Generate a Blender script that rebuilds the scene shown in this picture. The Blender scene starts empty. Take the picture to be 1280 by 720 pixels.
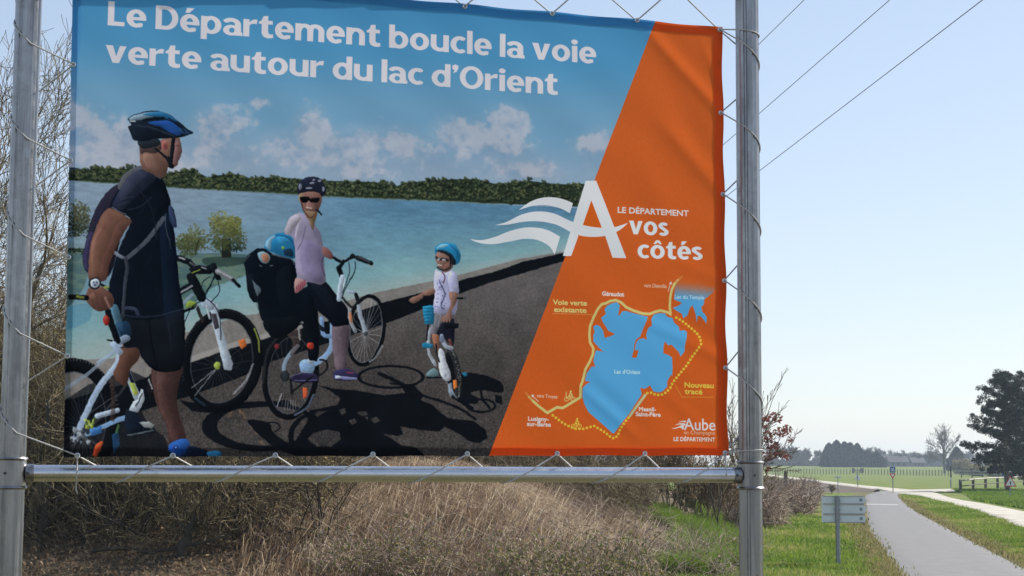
import bpy, math, random
import numpy as np
from mathutils import Matrix, Vector

sc = bpy.context.scene
COL = sc.collection
R_ = math.radians
PXW, PXH, FPX = 1280.0, 720.0, 2130.0

# ------------------------------------------------------------------ camera
CAM_Z = 1.65
PITCH = math.atan(220.0 / FPX)
ROLL = R_(0.33)
RM = Matrix.Rotation(R_(90) + PITCH, 3, 'X') @ Matrix.Rotation(ROLL, 3, 'Z')
cd = bpy.data.cameras.new('camera')
cam = bpy.data.objects.new('camera', cd)
COL.objects.link(cam)
cd.sensor_width = 36.0
cd.lens = 36.0 * FPX / PXW
cd.clip_start = 0.1
cd.clip_end = 20000
cam.matrix_world = Matrix.Translation((0, 0, CAM_Z)) @ RM.to_4x4()
sc.camera = cam

# ------------------------------------------------------------------ light
SUN_AZ = 55.0      # degrees to the right of the view direction (+Y)
SUN_EL = 40.0
w = bpy.data.worlds.new('World')
sc.world = w
w.use_nodes = True
nt = w.node_tree
bg = nt.nodes['Background']
sky = nt.nodes.new('ShaderNodeTexSky')
sky.sky_type = 'NISHITA'
sky.sun_disc = False
sky.sun_elevation = R_(SUN_EL)
sky.sun_rotation = R_(SUN_AZ)
sky.air_density = 1.0
sky.dust_density = 0.3
sky.ozone_density = 1.3
# hazy spring sky: the same daylight sky with its contrast flattened by thin high haze
gm = nt.nodes.new('ShaderNodeGamma'); gm.inputs[1].default_value = 0.53
nt.links.new(sky.outputs[0], gm.inputs[0])
ml = nt.nodes.new('ShaderNodeVectorMath'); ml.operation = 'SCALE'; ml.inputs['Scale'].default_value = 1.84
nt.links.new(gm.outputs[0], ml.inputs[0])
tn = nt.nodes.new('ShaderNodeVectorMath'); tn.operation = 'MULTIPLY'; tn.inputs[1].default_value = (.93, .955, 1.03)     # cool spring air
nt.links.new(ml.outputs[0], tn.inputs[0])
nt.links.new(tn.outputs[0], bg.inputs[0])
bg.inputs[1].default_value = 0.13
sd = bpy.data.lights.new('sun', 'SUN')
sd.energy = 5.0
sd.angle = R_(0.5)
sd.color = (1.0, 0.95, 0.87)
sun = bpy.data.objects.new('sun', sd)
COL.objects.link(sun)
sv = Vector((math.sin(R_(SUN_AZ)) * math.cos(R_(SUN_EL)), math.cos(R_(SUN_AZ)) * math.cos(R_(SUN_EL)), math.sin(R_(SUN_EL))))
sun.rotation_euler = sv.to_track_quat('Z', 'Y').to_euler()
sc.view_settings.view_transform = 'Standard'
sc.view_settings.look = 'None'
sc.view_settings.gamma = 1.0
sc.view_settings.exposure = 0.48
sc.cycles.max_bounces = 8
sc.cycles.volume_bounces = 0

# ------------------------------------------------------------------ helpers
def ray(px, py):
    return RM @ Vector(((px - 640.0) / FPX, -(py - 360.0) / FPX, -1.0))

def at(px, py, Y):
    """world point at forward distance Y on the sight line of a photo pixel (layout helper)"""
    d = ray(px, py)
    k = Y / d.y
    return Vector((d.x * k, Y, CAM_Z + d.z * k))

def ground(px, py, z=0.0):
    d = ray(px, py)
    k = (z - CAM_Z) / d.z
    return Vector((d.x * k, d.y * k, z))

def smooth(a, b, x):
    t = np.clip((np.asarray(x, float) - a) / (b - a), 0, 1)
    return t * t * (3 - 2 * t)

def mesh_np(name, V, F, mat=None, parent=None, smooth_=False, attr=None, uv=None):
    """V (n,3) array; F (m,k) array of k-gons, or list of faces"""
    me = bpy.data.meshes.new(name)
    V = np.asarray(V, np.float32)
    if isinstance(F, np.ndarray):
        m, k = F.shape
        me.vertices.add(len(V)); me.vertices.foreach_set('co', V.ravel())
        me.loops.add(m * k); me.loops.foreach_set('vertex_index', F.astype(np.int32).ravel())
        me.polygons.add(m)
        me.polygons.foreach_set('loop_start', np.arange(0, m * k, k, dtype=np.int32))
        me.polygons.foreach_set('loop_total', np.full(m, k, np.int32))
        me.update(calc_edges=True)
    else:
        me.from_pydata([tuple(v) for v in V.tolist()], [], F)
        me.update()
    if smooth_:
        me.polygons.foreach_set('use_smooth', np.ones(len(me.polygons), bool))
    if attr:
        for an, av in attr.items():
            a = me.attributes.new(an, 'FLOAT', 'POINT')
            a.data.foreach_set('value', np.asarray(av, np.float32))
    if uv is not None:
        ul = me.uv_layers.new(name='UVMap')
        idx = np.zeros(len(me.loops), np.int32); me.loops.foreach_get('vertex_index', idx)
        ul.data.foreach_set('uv', np.asarray(uv, np.float32)[idx].ravel())
    if mat: me.materials.append(mat)
    o = bpy.data.objects.new(name, me)
    COL.objects.link(o)
    if parent is not None: o.parent = parent
    return o

def tag(o, label=None, cat=None, group=None, kind=None):
    if label: o['label'] = label
    if cat: o['category'] = cat
    if group: o['group'] = group
    if kind: o['kind'] = kind
    return o

def empty(name, loc=(0, 0, 0), rz=0.0):
    o = bpy.data.objects.new(name, None)
    COL.objects.link(o); o.location = loc; o.rotation_euler = (0, 0, rz)
    o.empty_display_size = 0.2
    return o

class MB:
    def __init__(s): s.v = []; s.f = []
    def add(s, vs, fs):
        n = len(s.v); s.v += [tuple(v) for v in vs]; s.f += [tuple(i + n for i in f) for f in fs]
    def box(s, c, d, rz=0.0, rx=0.0, bev=0.0):
        x, y, z = [q / 2 for q in d]
        b = min(bev, x, y, z)
        M = Matrix.Translation(c) @ Matrix.Rotation(rz, 4, 'Z') @ Matrix.Rotation(rx, 4, 'X')
        if b <= 0:
            vs = [M @ Vector((i * x, j * y, k * z)) for i in (-1, 1) for j in (-1, 1) for k in (-1, 1)]
            s.add(vs, [(0, 1, 3, 2), (4, 6, 7, 5), (0, 4, 5, 1), (2, 3, 7, 6), (0, 2, 6, 4), (1, 5, 7, 3)])
        else:
            pr = [(-x + b, -y), (x - b, -y), (x, -y + b), (x, y - b), (x - b, y), (-x + b, y), (-x, y - b), (-x, -y + b)]
            vs = [M @ Vector((p[0], p[1], k * z)) for k in (-1, 1) for p in pr]
            s.add(vs, [tuple(range(7, -1, -1)), tuple(range(8, 16))] + [(i, (i + 1) % 8, 8 + (i + 1) % 8, 8 + i) for i in range(8)])
    def tube(s, pts, r, n=10, cap=True):
        pts = [Vector(p) for p in pts]
        rs = r if isinstance(r, (list, tuple)) else [r] * len(pts)
        rings = []
        up = None
        for i, p in enumerate(pts):
            t = (pts[min(i + 1, len(pts) - 1)] - pts[max(i - 1, 0)]).normalized()
            if up is None:
                up = Vector((0, 0, 1)) if abs(t.z) < 0.9 else Vector((1, 0, 0))
            a = t.cross(up).normalized(); b = a.cross(t).normalized(); up = b
            rings.append([p + (a * math.cos(q) + b * math.sin(q)) * rs[i] for q in [2 * math.pi * k / n for k in range(n)]])
        vs = [v for rg in rings for v in rg]
        fs = [(i * n + k, i * n + (k + 1) % n, (i + 1) * n + (k + 1) % n, (i + 1) * n + k) for i in range(len(pts) - 1) for k in range(n)]
        if cap:
            fs += [tuple(range(n - 1, -1, -1)), tuple((len(pts) - 1) * n + k for k in range(n))]
        s.add(vs, fs)
    def lathe(s, c, prof, n=32, axis='Z'):
        """profile of (r, h) about axis through c"""
        vs = []
        for r, h in prof:
            for k in range(n):
                q = 2 * math.pi * k / n
                p = Vector((r * math.cos(q), r * math.sin(q), h))
                if axis == 'X': p = Vector((p.z, p.x, p.y))
                vs.append(Vector(c) + p)
        fs = [(i * n + k, i * n + (k + 1) % n, (i + 1) * n + (k + 1) % n, (i + 1) * n + k) for i in range(len(prof) - 1) for k in range(n)]
        s.add(vs, fs)
    def prism(s, outline, y0, y1, M=None):
        """outline in local x,z; extruded from y0 to y1"""
        n = len(outline)
        vs = [Vector((p[0], y, p[1])) for y in (y0, y1) for p in outline]
        if M is not None: vs = [M @ v for v in vs]
        s.add(vs, [tuple(range(n)), tuple(range(2 * n - 1, n - 1, -1))] + [(i, n + i, n + (i + 1) % n, (i + 1) % n) for i in range(n)])
    def build(s, name, mat, parent=None, sm=False, auto=None):
        me = bpy.data.meshes.new(name)
        me.from_pydata(s.v, [], s.f); me.update()
        if sm:
            me.polygons.foreach_set('use_smooth', np.ones(len(me.polygons), bool))
            if auto: me.set_sharp_from_angle(angle=R_(auto))
        me.materials.append(mat)
        o = bpy.data.objects.new(name, me); COL.objects.link(o)
        if parent is not None: o.parent = parent
        return o

def segs_to_mesh(P0, P1, R0, R1, n=3):
    """vectorised prisms for many segments -> V,F"""
    P0 = np.asarray(P0, float); P1 = np.asarray(P1, float)
    R0 = np.asarray(R0, float)[:, None]; R1 = np.asarray(R1, float)[:, None]
    t = P1 - P0; L = np.linalg.norm(t, axis=1, keepdims=True) + 1e-9; t = t / L
    ref = np.where(np.abs(t[:, 2:3]) < 0.9, np.array([[0, 0, 1.0]]), np.array([[1.0, 0, 0]]))
    a = np.cross(t, ref); a /= np.linalg.norm(a, axis=1, keepdims=True) + 1e-9
    b = np.cross(a, t)
    m = len(P0); V = np.zeros((m, 2 * n, 3))
    for k in range(n):
        q = 2 * math.pi * k / n
        d = a * math.cos(q) + b * math.sin(q)
        V[:, k] = P0 + d * R0; V[:, n + k] = P1 + d * R1
    base = (np.arange(m) * 2 * n)[:, None]
    F = np.concatenate([base + np.array([[k, (k + 1) % n, n + (k + 1) % n, n + k]]) for k in range(n)])
    return V.reshape(-1, 3), F

# ------------------------------------------------------------------ materials
def mat_new(name):
    m = bpy.data.materials.new(name); m.use_nodes = True
    return m, m.node_tree, m.node_tree.nodes, m.node_tree.links, m.node_tree.nodes['Principled BSDF']

def mat_noise(name, c1, c2, scale=5.0, rough=0.8, metal=0.0, bump=0.0, stretch=(1, 1, 1), detail=4.0, c3=None, bscale=None, spec=None, coord='Object'):
    m, nt, N, L, b = mat_new(name)
    tc = N.new('ShaderNodeTexCoord'); mp = N.new('ShaderNodeMapping'); mp.inputs['Scale'].default_value = stretch
    L.new(tc.outputs[coord], mp.inputs[0])
    nz = N.new('ShaderNodeTexNoise'); nz.inputs['Scale'].default_value = scale; nz.inputs['Detail'].default_value = detail
    nz.inputs['Roughness'].default_value = 0.65
    L.new(mp.outputs[0], nz.inputs['Vector'])
    cr = N.new('ShaderNodeValToRGB'); L.new(nz.outputs[0], cr.inputs[0])
    e = cr.color_ramp.elements
    e[0].position = 0.32; e[0].color = (*c1, 1); e[1].position = 0.68; e[1].color = (*c2, 1)
    if c3:
        x = e.new(0.5); x.color = (*c3, 1)
    L.new(cr.outputs[0], b.inputs['Base Color'])
    b.inputs['Roughness'].default_value = rough; b.inputs['Metallic'].default_value = metal
    if spec is not None: b.inputs['Specular IOR Level'].default_value = spec
    if bump:
        n2 = N.new('ShaderNodeTexNoise'); n2.inputs['Scale'].default_value = bscale or scale * 4; n2.inputs['Detail'].default_value = 5
        L.new(mp.outputs[0], n2.inputs['Vector'])
        bp = N.new('ShaderNodeBump'); bp.inputs['Strength'].default_value = bump; bp.inputs['Distance'].default_value = 0.02
        L.new(n2.outputs[0], bp.inputs['Height']); L.new(bp.outputs[0], b.inputs['Normal'])
    return m

def mat_tone(name, cols, rough=0.75, trans=0.0, spec=0.3):
    """colour from a per-vertex random 'tone' attribute (individual blades and leaves differ)"""
    m, nt, N, L, b = mat_new(name)
    at_ = N.new('ShaderNodeAttribute'); at_.attribute_name = 'tone'
    cr = N.new('ShaderNodeValToRGB'); L.new(at_.outputs['Fac'], cr.inputs[0])
    e = cr.color_ramp.elements
    e[0].position = 0; e[0].color = (*cols[0], 1); e[1].position = 1; e[1].color = (*cols[-1], 1)
    for i, c in enumerate(cols[1:-1]):
        x = e.new((i + 1) / (len(cols) - 1)); x.color = (*c, 1)
    L.new(cr.outputs[0], b.inputs['Base Color'])
    b.inputs['Roughness'].default_value = rough
    b.inputs['Specular IOR Level'].default_value = spec
    if trans:
        tr = N.new('ShaderNodeBsdfTranslucent'); L.new(cr.outputs[0], tr.inputs[0])
        mx = N.new('ShaderNodeMixShader'); mx.inputs[0].default_value = trans
        L.new(b.outputs[0], mx.inputs[1]); L.new(tr.outputs[0], mx.inputs[2])
        L.new(mx.outputs[0], N['Material Output'].inputs[0])
    return m

M_metal = mat_noise('brushed_aluminium', (0.22, 0.217, 0.225), (0.42, 0.415, 0.425), 3.0, 0.30, 1.0, 0.0, (9, 9, 0.5))
def weather(m, amount=.45, rough=(.24, .46)):
    """mottled, slightly stained metal: patchy roughness and darker spots"""
    nt = m.node_tree; N = nt.nodes; L = nt.links; b = N['Principled BSDF']; tc = N.new('ShaderNodeTexCoord')
    n1 = N.new('ShaderNodeTexNoise'); n1.inputs['Scale'].default_value = 28; n1.inputs['Detail'].default_value = 6; n1.inputs['Roughness'].default_value = .7; L.new(tc.outputs['Object'], n1.inputs['Vector'])
    n2 = N.new('ShaderNodeTexNoise'); n2.inputs['Scale'].default_value = 5; n2.inputs['Detail'].default_value = 8; n2.inputs['Roughness'].default_value = .75; L.new(tc.outputs['Object'], n2.inputs['Vector'])
    mr = N.new('ShaderNodeMapRange'); mr.inputs[1].default_value = .3; mr.inputs[2].default_value = .7; mr.inputs[3].default_value = rough[0]; mr.inputs[4].default_value = rough[1]; L.new(n1.outputs[0], mr.inputs[0]); L.new(mr.outputs[0], b.inputs['Roughness'])
    src = b.inputs['Base Color'].links[0].from_socket
    m2 = N.new('ShaderNodeMapRange'); m2.inputs[1].default_value = .52; m2.inputs[2].default_value = .72; m2.inputs[3].default_value = 0; m2.inputs[4].default_value = amount; L.new(n2.outputs[0], m2.inputs[0])
    mx = N.new('ShaderNodeMix'); mx.data_type = 'RGBA'; L.new(m2.outputs[0], mx.inputs[0]); L.new(src, mx.inputs[6]); mx.inputs[7].default_value = (.10, .095, .085, 1); L.new(mx.outputs[2], b.inputs['Base Color'])
weather(M_metal)
M_rail = mat_noise('rail_aluminium', (0.60, 0.61, 0.64), (0.70, 0.71, 0.74), 3.0, 0.28, 1.0, 0.0, (0.6, 6, 6))
weather(M_rail, .3, (.2, .36))
M_bolt = mat_noise('dark_bolt_steel', (0.05, 0.05, 0.055), (0.12, 0.12, 0.13), 40, 0.5, 0.8)
M_cord = mat_noise('grey_cord', (0.40, 0.39, 0.38), (0.58, 0.57, 0.55), 120, 0.7)
M_eye = mat_noise('eyelet_metal', (0.65, 0.65, 0.66), (0.8, 0.8, 0.8), 50, 0.3, 0.9)
# ------------------------------------------------------------------ banner plane (metric, vertical)
YL, YR = 7.08, 7.08 * 1.122
cTL = at(91, -40, YL); cBL = at(79.5, 571.5, YL)
cTR = at(903.5, 33.5, YR); cBR = at(911, 569.5, YR)
pO = Vector((cBL.x, cBL.y, 0)); pX = Vector((cBR.x - cBL.x, cBR.y - cBL.y, 0)); BW = pX.length; pX.normalize()
pN = Vector((pX.y, -pX.x, 0))           # towards the camera side

def sz(px, py):
    d = ray(px, py); C = Vector((0, 0, CAM_Z))
    k = (pO - C).dot(pN) / d.dot(pN)
    p = C + d * k
    return ((p - pO).dot(pX), p.z)

def szw(s, z, off=0.0):
    return pO + pX * s + Vector((0, 0, z)) + pN * off

S_TL, S_TR, S_BL, S_BR = sz(91, -40), sz(903.5, 33.5), sz(79.5, 571.5), sz(911, 569.5)
TS0, TS1 = min(S_TL[0], S_BL[0]) - 0.01, max(S_TR[0], S_BR[0]) + 0.01
TZ0, TZ1 = min(S_BL[1], S_BR[1]) - 0.01, max(S_TL[1], S_TR[1]) + 0.01
PPM = 640.0
TW, TH = int((TS1 - TS0) * PPM), int((TZ1 - TZ0) * PPM)

# ------------------------------------------------------------------ the printed picture: vector shapes and type, rasterised here
rng = np.random.default_rng(5)
IMG = np.zeros((TH, TW, 3), np.float32)     # row 0 = top, display colours

_cor = np.array([sz(0, 0), sz(1000, 0), sz(1000, 600), sz(0, 600)])
_src = np.array([(0, 0), (1000, 0), (1000, 600), (0, 600)], float)
def _hom(src, dst):
    A = []
    for (x, y), (u, v) in zip(src, dst):
        A.append([x, y, 1, 0, 0, 0, -u * x, -u * y]); A.append([0, 0, 0, x, y, 1, -v * x, -v * y])
    h = np.linalg.solve(np.array(A), np.asarray(dst, float).ravel())
    return np.append(h, 1).reshape(3, 3)
_dst = np.stack([(_cor[:, 0] - TS0) * PPM, (TZ1 - _cor[:, 1]) * PPM], 1)
HM = _hom(_src, _dst); HI = np.linalg.inv(HM)
def T(pts):
    p = np.array(pts, float).reshape(-1, 2)
    p[:, 0] = np.where(np.abs(p[:, 0] - 80) < 1e-6, 62.0, p[:, 0])      # shapes cut by the left edge run on past it
    q = np.c_[p, np.ones(len(p))] @ HM.T
    return q[:, :2] / q[:, 2:3]
_yy, _xx = np.mgrid[0:TH, 0:TW]
_q = np.stack([_xx + .5, _yy + .5, np.ones_like(_xx)], -1) @ HI.T
PX = (_q[..., 0] / _q[..., 2]).astype(np.float32); PY = (_q[..., 1] / _q[..., 2]).astype(np.float32)
del _q

def cover_edges(E):
    """even-odd coverage of an edge soup E (n,4) in texture px -> (x0,y0,cov)"""
    SS = 3
    x0 = int(max(0, math.floor(min(E[:, 0].min(), E[:, 2].min())))); x1 = int(min(TW, math.ceil(max(E[:, 0].max(), E[:, 2].max())) + 1))
    y0 = int(max(0, math.floor(min(E[:, 1].min(), E[:, 3].min())))); y1 = int(min(TH, math.ceil(max(E[:, 1].max(), E[:, 3].max())) + 1))
    if x1 <= x0 or y1 <= y0: return None
    rows = y0 + (np.arange((y1 - y0) * SS) + .5) / SS
    ya, yb = E[:, 1], E[:, 3]
    r = rows[:, None]
    hit = ((ya[None] <= r) & (yb[None] > r)) | ((yb[None] <= r) & (ya[None] > r))
    den = np.where(yb == ya, 1, yb - ya)
    X = E[None, :, 0] + (r - ya[None]) / den[None] * (E[:, 2] - E[:, 0])[None]
    X = np.where(hit, X, 1e9); X.sort(axis=1)
    nmax = int(hit.sum(1).max())
    cov = np.zeros((len(rows), x1 - x0), np.float32)
    px = np.arange(x0, x1, dtype=np.float32)[None]
    for k in range(0, nmax - 1, 2):
        a = X[:, k:k + 1].astype(np.float32); b = X[:, k + 1:k + 2].astype(np.float32)
        ok = (b < 1e8)
        cov += np.where(ok, np.clip(np.minimum(b, px + 1) - np.maximum(a, px), 0, 1), 0)
    cov = cov.reshape(y1 - y0, SS, -1).mean(1)
    return x0, y0, np.clip(cov, 0, 1)

def edges(P):
    return np.c_[P, np.roll(P, -1, 0)]

def box(a, r):
    for ax in (0, 1):
        c = np.cumsum(np.pad(a, [(r + 1, r) if i == ax else (0, 0) for i in (0, 1)], mode='constant'), axis=ax)
        a = (c[2 * r + 1:] - c[:-2 * r - 1] if ax == 0 else c[:, 2 * r + 1:] - c[:, :-2 * r - 1]) / (2 * r + 1)
    return a
RELIEF = 0.0
def paint(res, col, alpha=1.0, relief=None):
    if res is None: return
    x0, y0, cov = res
    rl = RELIEF if relief is None else relief
    if rl and min(cov.shape) > 8 and not (isinstance(col, np.ndarray) and col.ndim == 3):
        r = int(np.clip(min(cov.shape) * .16, 2, 14)); B_ = box(box(np.pad(cov, r), r), r); d = max(1, r)
        sh = (np.roll(B_, (-d, -d), (0, 1)) - np.roll(B_, (d, d), (0, 1)))[r:-r, r:-r]
        tx = SPOT[y0:y0 + cov.shape[0], x0:x0 + cov.shape[1]]
        g = np.clip(1 + rl * (1.0 * sh - .12) + rl * .45 * tx, .25, 2.2)[..., None]
        sl = (slice(y0, y0 + cov.shape[0]), slice(x0, x0 + cov.shape[1])); a = (cov * alpha)[..., None]
        IMG[sl] = IMG[sl] * (1 - a) + np.asarray(col, np.float32) / 255.0 * g * a
        return
    sl = (slice(y0, y0 + cov.shape[0]), slice(x0, x0 + cov.shape[1]))
    a = (cov * alpha)[..., None]
    c = col[sl] if (isinstance(col, np.ndarray) and col.ndim == 3) else np.asarray(col, np.float32) / 255.0
    IMG[sl] = IMG[sl] * (1 - a) + c * a

def curve(pts, n=6, closed=True):
    P = np.asarray(pts, float); m = len(P); out = []
    for i in range(m if closed else m - 1):
        p0, p1, p2, p3 = (P[(i - 1) % m], P[i], P[(i + 1) % m], P[(i + 2) % m]) if closed else (P[max(i - 1, 0)], P[i], P[i + 1], P[min(i + 2, m - 1)])
        for k in range(n):
            t = k / n
            out.append(0.5 * ((2 * p1) + (-p0 + p2) * t + (2 * p0 - 5 * p1 + 4 * p2 - p3) * t * t + (-p0 + 3 * p1 - 3 * p2 + p3) * t ** 3))
    if not closed: out.append(P[-1])
    return np.array(out)

def poly(pts, col, alpha=1.0, sm=False):
    if sm: pts = curve(pts, 5)
    paint(cover_edges(edges(T(pts))), col, alpha)

def Z(ox, oy, s, pts):
    return [(ox + x / s, oy + y / s) for x, y in pts]

def ell(cx, cy, rx, ry, rot=0.0, n=28, a0=0, a1=360):
    q = np.radians(np.linspace(a0, a1, n, endpoint=(a1 - a0) < 360))
    x, y = rx * np.cos(q), ry * np.sin(q); c, s = math.cos(R_(rot)), math.sin(R_(rot))
    return np.c_[cx + x * c - y * s, cy + x * s + y * c]

def disc(cx, cy, rx, ry, col, alpha=1.0, rot=0.0):
    paint(cover_edges(edges(T(ell(cx, cy, rx, ry, rot)))), col, alpha)

def ring(cx, cy, rx, ry, w, col, alpha=1.0, rot=0.0, cx2=None, cy2=None, w2=None):
    o = T(ell(cx, cy, rx, ry, rot, 48)); i = T(ell(cx2 if cx2 is not None else cx, cy2 if cy2 is not None else cy, rx - w, ry - (w2 if w2 is not None else w), rot, 48))
    paint(cover_edges(np.r_[edges(o), edges(i)]), col, alpha)

def stroke_cov(P, wd, scale=(1, 1), round_=True):
    """union coverage of a polyline in texture px, elliptical pen if scale set"""
    P = np.asarray(P, float); S = np.array(scale, float)
    Q = P / S; E = []; res = []
    for a, b in zip(Q[:-1], Q[1:]):
        t = b - a; L = math.hypot(*t)
        if L < 1e-6: continue
        nrm = np.array([-t[1], t[0]]) / L * wd / 2
        res.append(cover_edges(edges(np.array([a + nrm, b + nrm, b - nrm, a - nrm]) * S)))
    js = Q if round_ else Q[1:-1]
    for p in js:
        q = np.linspace(0, 2 * math.pi, 12, endpoint=False)
        res.append(cover_edges(edges((p + np.c_[np.cos(q), np.sin(q)] * wd / 2) * S)))
    return union(res)

def union(res):
    res = [r for r in res if r is not None]
    if not res: return None
    x0 = min(r[0] for r in res); y0 = min(r[1] for r in res)
    x1 = max(r[0] + r[2].shape[1] for r in res); y1 = max(r[1] + r[2].shape[0] for r in res)
    c = np.zeros((y1 - y0, x1 - x0), np.float32)
    for r in res:
        sl = (slice(r[1] - y0, r[1] - y0 + r[2].shape[0]), slice(r[0] - x0, r[0] - x0 + r[2].shape[1]))
        c[sl] = c[sl] + r[2] * (1 - c[sl])
    return x0, y0, c

TPX = float(np.linalg.norm(T([(500, 300)])[0] - T([(501, 300)])[0]))
def line(pts, w, col, alpha=1.0, sm=False, rnd=True):
    if sm: pts = curve(pts, 5, False)
    paint(stroke_cov(T(pts), w * TPX, round_=rnd), col, alpha)

def fbm(h, w, cell, oct=5, seed=0, sx=1.0):
    r = np.random.default_rng(seed); out = np.zeros((h, w), np.float32); amp = 1.0; tot = 0
    for o in range(oct):
        cy = max(cell / 2 ** o, 1.0); cx = max(cell * sx / 2 ** o, 1.0)
        gh, gw = int(h / cy) + 3, int(w / cx) + 3
        g = r.random((gh, gw)).astype(np.float32)
        y = np.arange(h) / cy; x = np.arange(w) / cx
        yi = y.astype(int); xi = x.astype(int); fy = (y - yi)[:, None]; fx = (x - xi)[None]
        fy = fy * fy * (3 - 2 * fy); fx = fx * fx * (3 - 2 * fx)
        a = g[np.ix_(yi, xi)]; b = g[np.ix_(yi, xi + 1)]; c = g[np.ix_(yi + 1, xi)]; d = g[np.ix_(yi + 1, xi + 1)]
        out += amp * ((a * (1 - fx) + b * fx) * (1 - fy) + (c * (1 - fx) + d * fx) * fy)
        tot += amp; amp *= 0.55
    return out / tot

SPOT = (fbm(TH, TW, 26, 5, 31, .8) - .5) * 1.6
def mixc(a, b, t):
    a = np.asarray(a, np.float32) / 255 if not isinstance(a, np.ndarray) else a
    b = np.asarray(b, np.float32) / 255 if not isinstance(b, np.ndarray) else b
    return a * (1 - t[..., None]) + b * t[..., None]

# ---- sky
v = PY - 0.05 * (PX - 400)
skyc = mixc((50, 121, 170), (66, 134, 178), smooth(-40, 60, v))
skyc = mixc(skyc, (98, 145, 176), smooth(50, 140, v))
skyc = mixc(skyc, (126, 150, 172), smooth(140, 225, v))
n1 = fbm(TH, TW, 90, 6, 1, 1.5); n2 = fbm(TH, TW, 36, 5, 2, 1.1)
blob = np.zeros((TH, TW), np.float32)
for cx, cy, rx, ry, a in [(92, 152, 22, 22, 1), (118, 172, 22, 16, .9), (150, 175, 26, 18, 1), (160, 200, 80, 18, .8), (272, 152, 26, 17, .95), (300, 158, 16, 12, .7), (262, 180, 30, 20, .9), (388, 160, 18, 22, 1.1), (405, 172, 14, 12, .9), (350, 178, 24, 16, .7), (372, 195, 50, 16, .9), (430, 180, 24, 16, .9),
                        (455, 180, 26, 20, 1), (500, 178, 24, 18, 1), (470, 205, 50, 14, .8), (565, 170, 22, 20, 1.15), (560, 195, 32, 16, .9), (598, 172, 20, 14, .9), (628, 152, 18, 16, 1.1), (642, 146, 12, 12, 1), (648, 165, 14, 12, .9), (612, 190, 25, 18, .9), (642, 186, 22, 9, 1), (678, 208, 16, 12, .9), (640, 212, 40, 10, .8), (742, 186, 20, 18, .9), (752, 175, 14, 14, .9), (325, 128, 10, 6, .5), (560, 215, 200, 12, .5), (200, 205, 140, 12, .5)]:
    g_ = np.maximum(0, a * np.exp(-(((PX - cx) / (rx * 1.25)) ** 2 + ((PY - cy) / (ry * 1.15)) ** 2))); blob = np.sqrt(blob ** 2 + g_ ** 2)
n3 = fbm(TH, TW, 14, 4, 3, 1.2)
cm = smooth(0.24, 0.74, blob * 0.95 + (n1 - .5) * 1.1 + (n2 - .5) * 0.9 + (n3 - .5) * 0.35 - 0.06) * smooth(0.01, 0.12, blob)
cm = np.maximum(cm, smooth(0.05, .6, blob) * .35)
cl = mixc((128, 144, 168), (176, 173, 182), smooth(0.30, 0.62, n2 * .45 + n1 * .3 + n3 * .25))
IMG[:] = mixc(skyc, cl, cm * 0.76)
# ---- far shore of trees
TOPL = [(80, 214), (96, 212), (120, 207), (157, 208), (168, 206), (205, 214), (229, 211), (242, 211), (260, 219), (271, 216), (298, 215), (311, 221), (327, 219), (346, 218), (367, 220), (407, 223), (442, 224), (481, 225), (496, 229), (512, 225), (557, 221), (597, 221), (619, 227), (664, 223), (698, 227), (729, 227), (750, 232)]
BASL = [(750, 259), (639, 255), (541, 250.6), (484, 248), (406, 245), (332, 240), (207, 233.5), (133, 228), (96, 225.5), (80, 225)]
poly([(80, 206), (97, 210), (97, 222), (80, 222)], (44, 62, 82))
poly([(p[0], p[1] + 3) for p in TOPL] + BASL, (42, 52, 38))
tx = np.array([p[0] for p in TOPL]); ty = np.array([p[1] for p in TOPL]); bx = np.array([p[0] for p in BASL][::-1]); by = np.array([p[1] for p in BASL][::-1])
items = []
prof_ = fbm(1, 760, 16, 4, 51)[0] - .5
for i in range(1700):
    x = rng.uniform(90, 750); yt = np.interp(x, tx, ty) - 1.0 - 9 * prof_[int(x)]; yb = np.interp(x, bx, by)
    f = rng.random() ** 0.9; y = yt + 1.8 + f * (yb - yt - 4); items.append((y, x, rng.uniform(1.1, 3.1)))
items.sort()
for y, x, r in items:
    g = rng.uniform(0.7, 1.1)
    disc(x + .6, y + 1.2, r, r * .9, (34 * g, 43 * g, 36 * g), 0.8)
    base = np.array((92, 98, 62) if rng.random() < .5 else (68, 80, 56)) * g
    disc(x - r * .2, y - r * .2, r * .75, r * .6, base, 0.6)
    disc(x - rng.uniform(0, .6) * r, y - rng.uniform(.2, .6) * r, r * .34, r * .28, base * rng.uniform(1.05, 1.25), 0.6)
poly([(96, 225), (133, 227), (207, 231), (332, 238), (406, 243), (484, 246), (541, 249), (639, 254), (639, 256), (541, 252), (406, 247), (207, 235), (96, 227.5)], (62, 76, 48), 0.5)
# ---- water
WT = [(80, 226.5), (96, 227), (133, 229.5), (207, 235), (332, 241.5), (406, 246.5), (484, 249.5), (541, 252), (639, 256.5), (750, 261)]
ry_ = np.interp(PX, [p[0] for p in WT], [p[1] for p in WT]).astype(np.float32)
shore = np.interp(PX, [80, 230, 300, 420, 467, 542, 617, 701, 760], [452, 418, 398, 379, 367, 352, 336, 316, 300]).astype(np.float32)
tt = np.clip((PY - ry_) / (shore - ry_ + 1e-3), 0, 1)
lr = smooth(200, 520, PX)
top = mixc((122, 142, 160), (78, 120, 148), lr); mid = mixc((102, 130, 148), (94, 136, 154), lr)
rip = fbm(TH, TW, 7, 3, 4, 4.0) - .5
wc = mixc(top, mid, smooth(0.05, 0.55, tt)); wc = mixc(wc, (112, 152, 158), smooth(0.5, 0.8, tt)); wc = mixc(wc, (136, 154, 152), smooth(0.78, 1.0, tt))
wc = wc * (1 + rip[..., None] * 0.22 * (1 - tt[..., None] * .7))
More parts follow.
